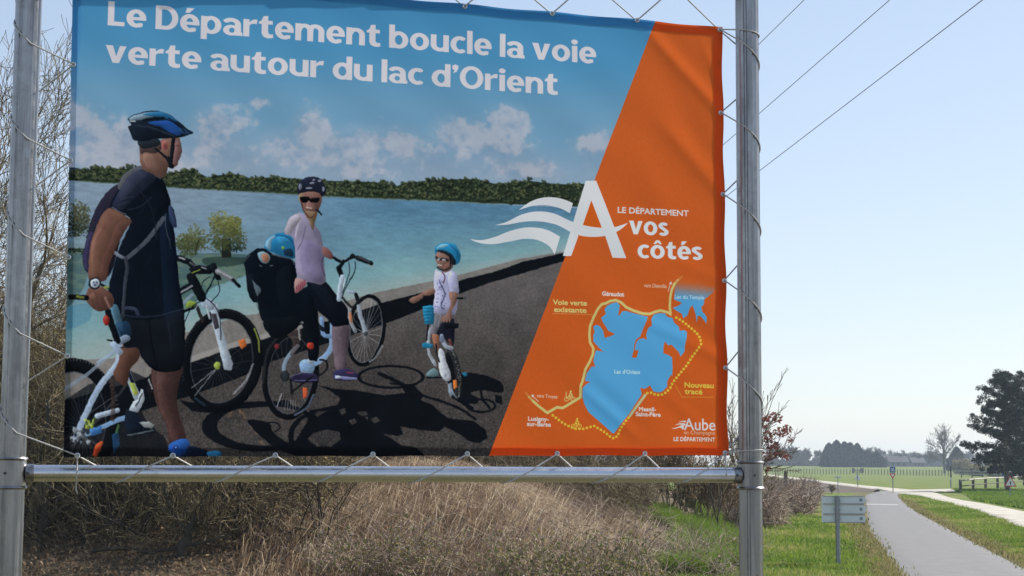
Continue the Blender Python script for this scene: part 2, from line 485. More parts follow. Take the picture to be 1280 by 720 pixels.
paint(cover_edges(edges(T(WT + [(760, 360), (600, 400), (420, 470), (80, 570)]))), wc)
# ---- reflections and bushes
def bush(cx, cy, rx, ry, n, dark, light, seed):
    r = np.random.default_rng(seed); its = []
    lobes = [(cx + rx * .55 * r.uniform(-1, 1), cy + ry * .5 * r.uniform(-1, 1), r.uniform(.3, .62)) for _ in range(9)]
    for i in range(n):
        lx, ly, lr_ = lobes[i % 9]; a = r.uniform(0, 6.283); q = r.random() ** .6 * (1.15 if r.random() < .15 else 1); its.append((lx + rx * lr_ * q * math.cos(a), ly + ry * lr_ * q * math.sin(a)))
    for i, (x, y) in enumerate(its):
        f = np.clip((cy + ry * .5 - y) / (ry * 1.5), 0, 1) * 0.8 + r.uniform(-.35, .35); f = min(max(f, 0), 1)
        c = np.array(dark) * (1 - f) + np.array(light) * f
        disc(x, y, r.uniform(.5, 1.7), r.uniform(.5, 1.5), c, .75)
gr = mixc((52, 76, 70), (84, 102, 74), smooth(.35, .65, fbm(TH, TW, 12, 4, 7, 2.5)))
paint(cover_edges(edges(T(curve([(221, 322), (250, 317), (310, 318), (330, 326), (305, 345), (285, 352), (262, 362), (240, 382), (222, 392)], 5)))), gr, .66)
paint(cover_edges(edges(T(curve([(78, 312), (104, 306), (112, 330), (106, 356), (96, 372), (84, 385), (76, 392)], 5)))), gr, .6)
poly([(255, 322), (306, 322), (300, 331), (262, 333)], (34, 50, 42), .6, True)
poly([(78, 388), (110, 380), (112, 400), (80, 412)], (66, 122, 150), .5, True)
bush(98, 275, 17, 32, 660, (42, 48, 38), (120, 116, 78), 1); bush(84, 265, 6, 50, 120, (22, 26, 26), (62, 66, 52), 8)
poly([(84, 300), (104, 296), (106, 309), (86, 313)], (116, 138, 150), .8, True); bush(95, 314, 14, 6, 60, (26, 36, 30), (50, 66, 46), 3)
bush(238, 301, 21, 21, 840, (58, 66, 44), (124, 126, 72), 4); line([(244, 318), (248, 300)], 1.5, (50, 48, 36))
poly([(277, 298), (288, 298), (289, 322), (277, 322)], (32, 34, 30)); bush(286, 309, 24, 10, 130, (28, 38, 34), (60, 72, 50), 5)
bush(284, 289, 26, 25, 1240, (62, 68, 40), (140, 138, 70), 6); bush(296, 300, 15, 14, 120, (48, 54, 38), (104, 108, 60), 9)
# ---- beach, wall, asphalt
sand = mixc((104, 100, 96), (134, 126, 120), fbm(TH, TW, 9, 4, 9))
WTOP = [(710, 315), (701, 317), (654, 327), (617, 340), (584, 348), (542, 362), (479, 378), (441, 392), (400, 404), (333, 423), (284, 437), (237, 454), (170, 476), (80, 506)]
WBOT = [(80, 548), (170, 516), (249, 491), (307, 469), (340, 452), (400, 432), (460, 412), (502, 397), (572, 368), (607, 355), (699, 328), (712, 324)]
paint(cover_edges(edges(T(WTOP[::-1] + [(701, 315), (654, 322.5), (617, 332), (584, 341), (542, 351), (467, 366), (420, 380), (300, 395), (230, 416), (140, 448), (80, 452)]))), sand)
poly([(237, 446), (284, 430), (333, 416), (400, 397), (400, 402), (333, 422), (284, 437), (237, 453)], (146, 140, 134), .8)
g0 = rng.random((TH, TW)).astype(np.float32); g1 = fbm(TH, TW, 2.6, 2, 11); g2 = fbm(TH, TW, 60, 4, 12)
dd = smooth(330, 560, PY)
grain = ((g1 - .5) * (0.16 + .62 * dd) + (g0 - .5) * (.05 + .14 * dd) + (g2 - .5) * .16)
asp = mixc((92, 85, 84), (68, 62, 60), smooth(340, 480, PY)) * (1 + grain[..., None])
paint(cover_edges(edges(T([(80, 545), (170, 514), (249, 490), (307, 468), (340, 452), (400, 431), (460, 411), (502, 396), (572, 367), (607, 354), (712, 323), (760, 360), (640, 600), (70, 600)]))), asp)
poly(WTOP + WBOT, (18, 22, 27)); 
otex = smooth(.52, .7, fbm(TH, TW, 14, 4, 13)) * .5
paint(cover_edges(edges(T(curve([(278, 510), (300, 512), (350, 555), (332, 558), (300, 535)], 5)))), mixc(asp, (150, 108, 70), otex))
SHD = (17, 21, 26)
# printed shadows of riders and bicycles
ring(325, 533, 73, 31.5, 13, SHD, .97, cx2=331, cy2=532, w2=6.5)
poly([(309, 526), (322, 525), (337, 530), (341, 540), (358, 552), (376, 556), (345, 559), (330, 549), (318, 538)], SHD, .97, True)
line([(333, 529), (345, 528), (350, 535), (343, 540)], 1.6, SHD, .9, True)
poly([(224, 500), (250, 505), (300, 505), (360, 500), (362, 506), (300, 511), (262, 516), (240, 514)], SHD, .95)
poly([(396, 481), (420, 486), (446, 488), (480, 494), (509, 491), (521, 498), (541, 506), (551, 516), (561, 523), (591, 526), (607, 537), (610, 547), (599, 554), (585, 551), (575, 543), (556, 533), (549, 539), (529, 538), (500, 533), (504, 543), (497, 545), (479, 542), (501, 556), (521, 560), (535, 573), (378, 573), (345, 561), (369, 551), (383, 529), (387, 513), (422, 506), (425, 498), (414, 489)], SHD, .98)
ring(402, 545, 42, 32, 7, SHD, .97, w2=5)
for pts in [[(384, 549), (392, 541), (408, 537), (424, 540), (426, 549), (414, 558), (396, 558)], [(370, 535), (376, 526), (383, 521), (379, 531), (372, 545)], [(424, 513), (431, 510), (433, 516), (427, 519)], [(436, 526), (443, 523), (447, 528), (440, 531)], [(446, 515), (458, 514), (460, 519), (452, 520)], [(455, 521), (460, 521), (460, 525)], [(463, 524), (470, 521), (476, 526), (468, 529)], [(393, 518), (398, 514), (410, 514), (402, 517), (397, 521)]]:
    paint(cover_edges(edges(T(pts))), asp, .85)
for k in range(9):
    line([(404, 562), (388 + k * 4.5, 538)], .5, SHD, .6)
ring(488.5, 471, 42.5, 15, 4.5, SHD, .97, w2=3)
for k in range(14):
    a = k * math.pi / 7; line([(488, 471), (488 + 36 * math.cos(a), 471 + 11 * math.sin(a))], .45, SHD, .4)
line([(474, 467), (492, 475), (507, 483), (516, 494)], 4.5, SHD, .95, True); line([(488, 479), (505, 481)], 2.5, SHD, .9)
poly([(500, 480), (516, 480), (530, 494), (524, 503), (508, 494)], SHD, .95); line([(520, 492), (561, 505), (580, 514), (594, 524)], 3.2, SHD, .95, True)
poly([(574, 468), (601, 468), (626, 478), (627, 491), (605, 488), (588, 491), (598, 499), (592, 505), (570, 500), (566, 490)], SHD, .95, True)
ring(601, 507, 19, 9.5, 3, SHD, .95); poly([(618, 494), (627, 495), (627, 506), (619, 503)], SHD, .95); line([(566, 496), (590, 510)], 4, SHD); line([(600, 486), (603, 500), (612, 510)], 3, SHD); line([(540, 466), (560, 470), (572, 474)], 3, SHD)
poly([(80, 512), (112, 480), (160, 462), (196, 478), (200, 500), (176, 512), (186, 532), (205, 545), (217, 572), (80, 574)], SHD, .72)
poly([(238, 560), (256, 562), (272, 571), (240, 572)], SHD, .9)
# ---- wheels
RELIEF = 0.30
TY = (17, 20, 24)
def wheel(cx, cy, rx, ry, tk, rot, hub, nsp=20, rim=(70, 76, 84), spk=(120, 122, 125), sa=.5):
    for k in range(nsp):
        a = k * 2 * math.pi / nsp + .1; x, y = (rx - tk) * math.cos(a), (ry - tk) * math.sin(a); c, s = math.cos(R_(rot)), math.sin(R_(rot))
        line([hub, (cx + x * c - y * s, cy + x * s + y * c)], .55, spk, sa * rng.uniform(.3, 1), rnd=False)
    ring(cx, cy, rx, ry, tk, TY, 1, rot); ring(cx, cy, rx - tk, ry - tk, 1.3, rim, .7, rot)
wheel(94, 520, 56, 73, 17, -6, (104, 533), 24)
for k in range(26):
    a = R_(-100 + k * 4.2); line([(94 + 55 * math.cos(a), 520 + 72 * math.sin(a)), (94 + 52 * math.cos(a), 520 + 69 * math.sin(a))], 1.1, (88, 90, 90), .7)
wheel(277, 451, 51, 65.5, 12, 10, (272, 458), 26, sa=.45)
for k in range(46):
    a = R_(150 + k * 4.0); x, y = 50.5 * math.cos(a), 65 * math.sin(a); c, s = math.cos(R_(10)), math.sin(R_(10))
    x2, y2 = x * .95, y * .96
    line([(277 + x * c - y * s, 451 + x * s + y * c), (277 + x2 * c - y2 * s, 451 + x2 * s + y2 * c)], 1.0, (62, 62, 62), .6)
line([(318, 411), (323, 425), (324, 440)], 2.0, (150, 160, 60), .8, True); line([(316, 455), (308, 474), (292, 492)], 2.2, (140, 142, 146), .75, True); line([(244, 498), (256, 507)], 3, (40, 54, 70), .8)
line([(268.6, 461.7), (239.5, 485)], .9, (150, 152, 155), .9); line([(268.6, 463), (243, 495)], .9, (150, 152, 155), .9)
ring(292, 448, 11, 12, 1.2, (40, 42, 44), .8); poly([(298, 425), (306, 423), (308, 432), (302, 437), (299, 432)], (196, 98, 44))
# bike 2
BL_ = (20, 24, 29)
poly([(262, 378), (271, 380), (278, 412), (291, 455), (289, 463), (280, 462), (272, 430), (266, 408)], (156, 166, 178)); poly([(264, 392), (270, 392), (274, 410), (268, 412)], (60, 54, 62)); poly([(250, 372), (262, 373), (270, 380), (266, 388), (252, 384)], (150, 162, 178))
disc(271.5, 457, 4, 5, (150, 164, 66)); line([(246, 383), (253, 402)], 4, (48, 42, 40)); line([(258, 383), (262, 398)], 2.5, (160, 165, 170))
line([(239, 346), (252, 372)], 11, BL_); line([(221, 367), (241, 356)], 8, BL_); line([(222, 368), (240, 357.5)], 2.6, (128, 132, 138)); line([(222, 386), (240, 368)], 3, (120, 140, 160)); poly([(234, 376), (246, 378), (243, 384), (232, 384)], (122, 142, 50)); line([(226, 390), (246, 384)], 3.2, BL_)
line([(234, 400), (250, 378)], 1.2, (150, 160, 170))
line([(221, 322), (236, 327), (246, 338)], 7, BL_); line([(224, 322), (231, 324)], 1.6, (150, 150, 155)); line([(238, 328), (247, 335)], 2.5, (70, 72, 78)); poly([(236, 336), (248, 331), (258, 333), (266, 328), (272, 336), (264, 342), (240, 343)], BL_); line([(240, 341), (250, 337)], 1.4, (130, 140, 60)); line([(252, 334), (258, 336)], 1.2, (140, 140, 145)); poly([(262, 331), (269, 328), (272, 338), (277, 350), (270, 350)], BL_)
line([(272, 339), (293, 351)], 6.5, (112, 114, 118)); line([(272, 338.5), (291, 349)], 2, (150, 150, 152)); line([(291, 350), (299, 358)], 4, BL_)
for c in [[(268, 345), (262, 358), (253, 372)], [(262, 346), (254, 352), (251, 362)], [(272, 350), (274, 365), (264, 377)], [(254, 370), (266, 380), (274, 395), (276, 425)], [(268, 347), (255, 372), (240, 384), (231, 402)]]:
    line(c, 1.0, (14, 24, 34), .95, True)
# bike 1
FR = (142, 160, 184)
line([(80, 499), (109, 468), (147, 436)], 4, (128, 142, 158), .75); line([(122, 453), (147, 437)], 3, FR, .8)
line([(158, 481), (128, 519), (100, 548)], 3, (60, 62, 66), .7)
line([(149, 428), (147, 453), (124, 484), (104, 524), (95, 546)], 7, FR, 1, True); line([(148, 432), (146, 452), (125, 480)], 2, (172, 188, 206), .8)
line([(151, 446), (173, 500)], 8, (138, 148, 164)); line([(154, 450), (166, 478)], 4, (28, 32, 50)); poly([(161, 478), (168, 479), (173, 492), (168, 495)], (146, 158, 62))
poly([(176, 486), (179, 487), (181, 499), (173, 515), (160, 514), (166, 502), (172, 499)], (158, 166, 176)); line([(170, 508), (178, 492)], 1.5, (60, 64, 70))
line([(121, 520), (147, 513)], 6, (150, 164, 182)); line([(108, 543), (140, 528), (168, 518)], 5.5, (112, 146, 184)); poly([(112, 536), (127, 532), (128, 541), (114, 545)], (52, 104, 166))
for i in range(40):
    disc(rng.uniform(87, 112), rng.uniform(530, 553), rng.uniform(1, 3), rng.uniform(1, 3), (lambda g: (g, g + 6, g + 14))(rng.choice([28, 60, 110, 160])), .85)
for i in range(14):
    disc(rng.uniform(106, 120), rng.uniform(523, 535), rng.uniform(1.2, 2.8), rng.uniform(1.2, 2.8), [(140, 158, 54), (172, 186, 90), (84, 98, 40)][i % 3], .9)
for k in range(28):
    disc(109 + k * 1.35, 519 - k * .95, .6, .6, (124, 120, 118), .8)
for k in range(12):
    a = rng.uniform(0, 6.28); line([(104, 545), (104 + 16 * math.cos(a), 556 + 14 * math.sin(a))], .6, (120, 118, 116), .5)
poly([(116, 569), (119, 557), (126, 551), (129, 552), (126, 562), (120, 572)], (176, 72, 38)); poly([(140, 543), (148, 538), (150, 556), (142, 568)], (36, 80, 126), .6)
poly([(157, 511), (170, 515), (178, 526), (193, 534), (196, 540), (160, 545), (155, 530)], (22, 30, 42)); poly([(174, 528), (186, 527), (193, 531), (190, 536), (180, 534)], (134, 138, 138)); line([(160, 544), (192, 538)], 1.6, (88, 98, 100)); line([(146, 540), (148, 532)], 3, (70, 110, 60), .8)
# ---- man: legs
poly([(154, 430), (174, 430), (174, 448), (163, 461), (158, 482), (146, 476), (142, 466), (148, 452)], (84, 56, 46), 1, True); line([(140, 476), (142, 505), (141, 524)], 5, (70, 50, 46), .6)
poly([(187, 468), (202, 468), (204, 492), (194, 496), (184, 490)], (24, 24, 28), 1, True); poly([(191, 474), (198, 473), (200, 490), (192, 492)], (124, 74, 46), .9); line([(186, 474), (190, 486)], 1.4, (150, 150, 152))
poly([(191, 458), (227, 458), (226, 470), (223, 484), (221, 503), (226, 524), (232, 548), (213, 556), (208, 532), (198, 512), (193, 494)], (66, 46, 44), 1, True); poly([(196, 462), (212, 462), (208, 500), (216, 530), (222, 548), (215, 550), (209, 530), (199, 510)], (86, 60, 54), .6, True)
# shirt, shorts, backpack
poly([(147, 231), (133, 241), (122, 257), (115, 272), (110, 290), (104, 316), (103, 324), (105, 334), (112, 342), (136, 345), (150, 300), (160, 240)], (36, 34, 48), 1, True)
poly([(111, 292), (105, 315), (104, 326), (107, 336), (112, 338), (113, 312), (118, 292)], (56, 50, 84), .8, True); poly([(150, 236), (158, 226), (152, 250), (140, 266), (132, 270)], (52, 48, 78), .6, True)
BODY = [(178, 209), (163, 214), (152, 227), (144, 243), (138, 259), (150, 266), (163, 276), (150, 308), (139, 345), (136, 365), (142, 390), (148, 410), (156, 434), (171, 434), (178, 448), (190, 461), (205, 465), (222, 463), (228, 457), (231, 430), (231, 410), (229, 382), (224, 355), (221, 320), (219, 300), (216, 278), (213, 252), (208, 236), (202, 222), (192, 212)]
poly(BODY, (15, 21, 30), 1, True)
poly([(178, 210), (163, 216), (153, 228), (146, 244), (140, 258), (152, 262), (168, 248), (182, 236), (196, 222), (190, 213)], (44, 48, 68), .75, True); poly([(168, 214), (156, 228), (148, 246), (158, 246), (172, 230), (184, 216)], (62, 64, 84), .55, True)
line([(140, 259), (150, 265), (157, 268)], 1.4, (96, 98, 108), .8); line([(150, 250), (166, 246)], 1, (74, 76, 96), .5); line([(147, 257), (160, 252)], 1, (70, 72, 90), .5)
poly([(211, 257), (217, 262), (221, 281), (217, 284), (212, 276)], (46, 56, 84), 1, True); line([(207, 268), (207, 284), (212, 302), (213, 310)], 1.3, (100, 106, 108), .75, True)
poly([(200, 278), (212, 268), (218, 300), (221, 340), (226, 380), (228, 430), (220, 440), (206, 400), (202, 340)], (20, 34, 56), .45, True)
poly([(147, 232), (154, 219), (168, 209), (183, 208), (198, 218), (201, 224), (196, 221), (181, 212), (169, 214), (158, 224), (150, 237)], (84, 86, 92), 1, True)
line([(204, 273), (184, 300), (160, 322)], 5, (74, 78, 88), .95, True); line([(142, 315), (153, 322)], 4, (120, 128, 142), .9); line([(157, 322), (159, 335), (157, 350), (155, 372), (154, 396)], 4, (58, 62, 72), .9, True); line([(148, 434), (170, 434)], 1, (40, 40, 48)); line([(141, 390), (170, 396), (200, 394), (229, 386)], 1.6, (44, 50, 66), .8, True); poly([(143, 394), (170, 400), (200, 398), (228, 390), (230, 430), (222, 460), (205, 462), (185, 452), (172, 434), (156, 430)], (26, 28, 33), .6, True); line([(186, 400), (190, 430), (196, 458)], 1.2, (10, 12, 16), .8, True); line([(210, 402), (214, 440)], 1.6, (42, 45, 52), .5, True); line([(176, 240), (190, 262), (196, 300)], 1.6, (34, 38, 52), .6, True); line([(160, 262), (176, 258), (190, 246)], 1.4, (42, 46, 62), .6, True)
poly([(137, 385), (146, 381), (152, 398), (154, 414), (146, 408)], (74, 112, 134), .8, True); line([(158, 385), (168, 386), (173, 393)], 4, (52, 60, 78), .9, True); poly([(143, 406), (160, 402), (164, 420), (150, 430), (146, 420)], (28, 58, 88), .7, True); poly([(146, 424), (158, 418), (163, 424), (150, 431)], (138, 150, 170), .8, True)
# arm
poly([(138, 260), (150, 266), (164, 276), (160, 283), (148, 304), (137, 330), (132, 350), (112, 350), (111, 334), (112, 312), (118, 290), (125, 273), (131, 264)], (100, 68, 56), 1, True)
poly([(158, 274), (162, 278), (147, 304), (136, 331), (131, 349), (124, 349), (128, 324), (138, 300), (146, 280)], (96, 62, 54), .7, True); poly([(120, 292), (128, 284), (122, 306), (118, 330), (114, 330), (114, 310)], (136, 92, 76), .55, True); disc(130, 283, 3, 4, (110, 64, 56), .5)
poly([(108, 366), (113, 359), (128, 359), (138, 366), (143, 377), (137, 386), (124, 389), (113, 383), (107, 374)], (98, 66, 56), 1, True)
for a, b in [((113, 366), (117, 382)), ((119, 366), (124, 385)), ((126, 367), (131, 385))]: line([a, b], 1.2, (84, 50, 48), .6)
disc(116, 370, 4, 4, (160, 112, 98), .5); line([(132, 372), (137, 384)], 3, (150, 104, 96), .7)
line([(88, 371), (108, 372)], 6, (20, 22, 24)); line([(97, 371), (104, 372)], 3.4, (110, 120, 44), .9)
disc(118.5, 354, 8, 7.5, (26, 30, 36)); disc(119, 354, 6, 5.8, (182, 190, 202)); disc(119, 354, 4.2, 4, (140, 150, 168), .8)
for dx, dy in ((-2, -1), (2, -1), (0, 2)): disc(119 + dx, 354 + dy, 1.1, 1.1, (50, 60, 84))
line([(127, 356), (136, 360)], 3, (30, 34, 34)); disc(133, 359, 3.4, 1.8, (140, 150, 62), .9)
line([(135, 390), (139, 404), (147, 426)], 7, (18, 22, 28)); disc(133, 400, 4.2, 6.5, (150, 42, 36)); disc(133, 398, 2.4, 3, (180, 70, 56), .6); line([(134, 425), (143, 427), (141, 434)], 1.6, (20, 20, 24)); line([(142, 430), (150, 440)], 7, FR)
for k in range(26):
    x, y = rng.uniform(150, 214), rng.uniform(238, 380); dx, dy = rng.uniform(-9, 9), rng.uniform(6, 22); g_ = 34 if k % 3 else 9
    if x + dx < 214: line([(x, y), (x + dx * .5 + 2, y + dy * .5), (x + dx, y + dy)], rng.uniform(1.2, 3.2), (g_, g_ + 5, g_ + 15), .22, True)
for k in range(14):
    x, y = rng.uniform(374, 400), rng.uniform(286, 350); dx, dy = rng.uniform(-7, 5), rng.uniform(5, 14); g_ = 96 if k % 2 else 150
    line([(x, y), (x + dx, y + dy)], rng.uniform(.8, 2), (g_, g_ - 8, g_ + 12), .3, True)
# shoe, sock
poly([(213, 554), (232, 548), (237, 558), (233, 568), (222, 572), (212, 568)], (32, 72, 138), 1, True); disc(219.5, 559, 3.2, 2.6, (28, 40, 80), .9); disc(219.5, 559, 1.5, 1.2, (90, 140, 220), .9)
poly([(236, 557), (250, 560), (262, 566), (262, 572), (222, 573), (230, 568)], (20, 30, 52)); poly([(259, 565), (272, 563.5), (277, 568), (272, 572), (262, 572)], (44, 112, 150), 1, True); poly([(211, 563), (222, 571), (212, 573)], (18, 24, 36))
# head
poly([(176, 184), (196, 182), (202, 174), (214, 172), (223, 171), (225.5, 178), (224.5, 183), (227, 190), (224, 193), (222.5, 199), (220, 206), (214, 210), (210, 209), (208, 217), (202, 222), (192, 218), (177, 209)], (112, 80, 68), 1, True)
poly([(176, 180), (200, 178), (202, 186), (194, 192), (182, 190), (176, 193)], (64, 52, 52), .85, True); poly([(216, 178), (225, 176), (227, 190), (222, 204), (215, 209), (213, 196)], (96, 68, 70), .8, True); poly([(178, 194), (190, 194), (196, 212), (184, 210)], (150, 108, 94), .5, True)
poly([(222, 176), (225, 178), (225, 182), (228, 190), (226.5, 192.5), (223.5, 193), (224, 196), (223.5, 199), (222.5, 201), (222, 206), (217, 209.5), (212, 209), (214, 194), (218, 178)], (116, 80, 78)); line([(220, 182), (223, 182)], 1.2, (60, 42, 46), .8); line([(220, 198), (224, 197.5)], 1.0, (90, 52, 54), .8); disc(206, 182, 4.2, 6, (156, 86, 82), .9); disc(206, 183, 2.2, 3.6, (112, 58, 58), .8); line([(194, 186), (204, 194), (211, 200)], 2.6, BL_); line([(217, 172), (215, 190), (213, 208)], 4.2, (22, 26, 32)); line([(210, 198), (215, 208)], 5, (24, 26, 32))
poly([(173, 175), (196, 173), (200, 180), (192, 184), (176, 185)], (36, 42, 50), 1, True)
HEL = Z(80, 130, 4.5, [(360, 80), (400, 58), (470, 40), (530, 40), (590, 60), (640, 95), (690, 138), (725, 160), (700, 175), (650, 188), (600, 192), (520, 196), (470, 208), (430, 208), (392, 202), (375, 165), (360, 128), (378, 120), (366, 98)])
poly(HEL, (24, 32, 44), 1, True)
poly(Z(80, 130, 4.5, [(365, 80), (420, 56), (500, 44), (560, 52), (520, 66), (440, 86), (385, 94)]), (122, 148, 166), .9, True); poly(Z(80, 130, 4.5, [(440, 60), (530, 42), (600, 68), (640, 100), (590, 88), (520, 72)]), (30, 96, 142), .9, True)
poly(Z(80, 130, 4.5, [(470, 106), (560, 92), (620, 110), (660, 158), (640, 178), (596, 162), (540, 128)]), (28, 70, 140), .95, True); poly(Z(80, 130, 4.5, [(650, 130), (700, 155), (715, 163), (680, 172), (655, 160)]), (36, 70, 110), .8, True)
line(Z(80, 130, 4.5, [(400, 120), (480, 130), (560, 160), (620, 182)]), 1.4, (52, 60, 72), .7, True); line(Z(80, 130, 4.5, [(450, 92), (500, 82), (560, 80)]), 2.4, (16, 22, 30), .9, True); line(Z(80, 130, 4.5, [(372, 96), (400, 98)]), 1.6, (170, 175, 180), .8); line(Z(80, 130, 4.5, [(590, 78), (640, 118), (680, 158)]), 1.6, (16, 24, 40), .8, True)
# ---- woman's bicycle, rear wheel
wheel(363, 469, 35.5, 56, 7, 6, (357, 469), 22, sa=.55)
line([(329, 478), (334, 440), (352, 417)], 3, (48, 48, 50), .7, True); line([(392, 493), (383, 510), (368, 519)], 2.4, (90, 104, 128), .8, True); line([(346, 508), (352, 492)], 1, (170, 172, 176), .9)
for k in range(5): line([(355 + k * 3.6, 512), (357 + k * 3, 500)], .7, (160, 160, 165), .6)
wheel(457.5, 413, 24.5, 45.5, 4.6, 8, (456, 417), 24, spk=(178, 180, 184), sa=.9, rim=(96, 100, 106))
line([(478, 432), (470, 446), (462, 452)], 2.4, (150, 152, 155), .7, True)
LB = (120, 148, 184)
line([(416, 404), (413, 436), (398, 452), (386, 456)], 6.5, LB, 1, True); line([(402, 398), (404, 418), (414, 420)], 5, (106, 136, 176), 1, True); line([(392, 402), (404, 412)], 5, (30, 36, 46)); line([(372, 432), (360, 446), (355, 458), (356, 474)], 4.5, (120, 140, 160), .9, True); line([(352, 416), (376, 404)], 3, (40, 44, 50))
poly([(374, 454), (384, 449), (394, 455), (390, 466), (378, 467)], (116, 146, 180), 1, True); disc(388, 451, 4, 4, (150, 156, 166), .9); poly([(364, 472), (372, 466), (394, 468), (397, 476), (380, 479), (366, 477)], (40, 36, 62), 1, True); line([(368, 476), (396, 475)], 1.3, (96, 92, 140), .9)
line([(352, 474), (388, 462)], 1, (110, 112, 116), .8); line([(364, 490), (392, 470)], 2, (24, 26, 30)); line([(363, 474), (365, 492)], 2.6, (26, 28, 32)); line([(398, 470), (408, 462), (408, 452), (400, 450)], 2.4, (26, 28, 32), 1, True); disc(356, 470, 6, 7, (30, 32, 36), .8)
poly([(357, 414), (366, 408), (376, 411), (376, 424), (370, 440), (362, 444), (366, 428)], (84, 66, 60), .6, True); line([(373, 410), (375, 425)], 2, (150, 150, 150), .8)
poly([(378, 484), (384, 485), (384, 496), (379, 498)], (206, 84, 44)); disc(346, 433, 3, 3.5, (120, 40, 44), .9)
# child seat
poly([(304, 327), (308, 321), (313, 316), (322, 310), (332, 311), (340, 317), (352, 320), (363, 322), (369, 328), (371, 345), (369, 366), (383, 358), (393, 355), (397, 380), (398, 402), (399, 440), (396, 452), (386, 450), (382, 420), (376, 402), (362, 408), (352, 420), (342, 420), (336, 405), (327, 400), (324, 392), (322, 378), (317, 378), (312, 372), (309, 362), (307, 340)], (14, 20, 28), 1, False)
poly([(322, 317), (327, 314), (333, 316), (338, 322), (333, 329), (326, 327)], (110, 140, 152), 1, True); poly([(327, 318), (333, 317), (337, 323), (332, 328), (328, 326)], (158, 104, 80), 1, True)
poly([(311, 344), (317, 352), (325, 360), (325, 366), (321, 370), (316, 358)], (120, 144, 154), .9, True); line([(312, 344), (320, 372)], 2.2, (20, 26, 34)); line([(340, 318), (352, 321), (364, 324), (368, 330)], 1.5, (84, 90, 96), .8, True); line([(305, 327), (312, 319)], 1.3, (90, 96, 100), .7); line([(324, 332), (327, 333)], 1, (140, 140, 140), .8); line([(337, 332), (341, 332)], 1, (140, 140, 140), .8)
line([(341, 404), (343, 416)], 2, (130, 134, 136), .8); disc(388, 432, 4.4, 4.4, (160, 48, 34)); disc(378, 403, 2, 1.2, (150, 150, 150), .8); poly([(330, 400), (370, 396), (372, 409), (350, 422), (338, 420)], (16, 20, 26), 1, True); poly([(306, 340), (322, 345), (330, 400), (326, 398)], (24, 30, 38), .3); poly([(345, 345), (362, 332), (362, 370), (350, 380)], (26, 32, 40), .35, True)
# child's helmet
poly([(330, 308), (334, 299), (342, 293), (354, 291), (366, 297), (372, 308), (371, 320), (363, 323), (350, 319), (340, 315), (333, 312)], (28, 104, 150), 1, True); poly([(331, 307), (335, 299), (341, 294), (344, 295), (339, 303), (338, 312)], (120, 152, 170), .85, True); line([(344, 294), (358, 296), (368, 306), (371, 316)], 1.2, (20, 60, 90), .8, True); poly([(355, 313), (364, 311), (366, 320), (356, 319)], (26, 40, 58), .9, True); disc(353.7, 310, 2.2, 2.2, (104, 150, 62)); poly([(346, 297), (356, 296), (362, 302), (350, 304)], (50, 140, 186), .6, True)
# woman
poly([(417, 405), (436, 404), (437, 420), (434, 442), (433, 462), (421, 464), (417, 446), (415, 424)], (98, 82, 90), 1, True); poly([(426, 408), (436, 408), (434, 440), (432, 460), (427, 460)], (78, 64, 74), .6, True)
poly([(418, 464), (435, 461), (446, 467), (447, 472), (436, 476), (419, 474)], (44, 40, 72), 1, True); poly([(418, 469), (427, 470), (447, 472), (446, 474), (432, 475), (419, 473)], (120, 124, 170), .9); disc(423, 471.5, 3.6, 1.6, (176, 180, 196)); line([(433, 466), (441, 466)], 1.4, (140, 60, 66), .8)
poly([(373, 266), (363, 271), (358, 281), (355, 292), (365, 296), (369, 312), (369, 328), (372, 345), (383, 353), (400, 357), (407, 352), (406, 335), (404, 307), (400, 291), (394, 281), (388, 272), (380, 268)], (130, 120, 144), 1, True)
poly([(372, 267), (363, 272), (357, 284), (356, 291), (363, 293), (368, 284), (378, 276)], (158, 148, 156), .85, True); poly([(378, 274), (374, 286), (371, 300), (368, 294), (372, 280)], (164, 156, 172), .7, True); poly([(378, 300), (400, 310), (404, 350), (386, 350), (376, 330)], (112, 100, 134), .7, True); line([(382, 282), (378, 300), (372, 312)], 1.4, (94, 84, 112), .7, True); line([(405, 320), (402, 330), (406, 345)], 1.2, (50, 48, 76), .8, True)
poly([(403, 309), (411, 311), (417, 320), (414, 324), (408, 322), (404, 318)], (120, 76, 72), 1, True)
poly([(369, 348), (380, 350), (384, 354), (378, 361), (369, 366)], (150, 112, 108), 1, True)
for k in range(5): line([(370 + k * 2.6, 365 - k * 1.9), (371 + k * 2.6, 358 - k * 1.9)], 1.3, (142, 40, 66), .9)
poly([(384, 353), (400, 356), (407, 352), (414, 360), (422, 370), (432, 382), (437, 392), (438, 404), (428, 407), (417, 408), (408, 397), (397, 388), (391, 372)], (15, 20, 29), 1, True); poly([(388, 356), (404, 358), (420, 380), (410, 384)], (26, 32, 42), .5, True)
poly([(375, 241), (400, 241), (402, 252), (398, 262), (391, 268), (383, 265), (377, 256)], (116, 80, 72), 1, True); poly([(375, 242), (379, 242), (377, 254), (373, 250)], (150, 126, 90), .8, True); poly([(384, 250), (392, 250), (392, 262), (384, 260)], (158, 112, 102), .55, True)
poly([(380, 264), (396, 266), (394, 276), (391, 288), (386, 276)], (118, 94, 70), 1, True); line([(376, 250), (380, 264), (388, 272), (395, 266), (400, 254)], 2.0, (92, 56, 46), .85, True); line([(396, 262), (402, 268)], 2, BL_)
poly([(375, 246), (386, 246), (388, 248), (398, 247), (399, 250), (396, 253), (389, 253), (386, 250), (383, 253), (377, 252)], (16, 16, 20), 1, True); line([(383, 259), (390, 260)], 1.4, (190, 160, 150), .9)
poly([(372, 238), (373, 230), (378, 224), (386, 221), (397, 222), (404, 228), (407, 236), (406, 243), (402, 245), (398, 241), (386, 239), (373, 242)], (30, 34, 50), 1, True)
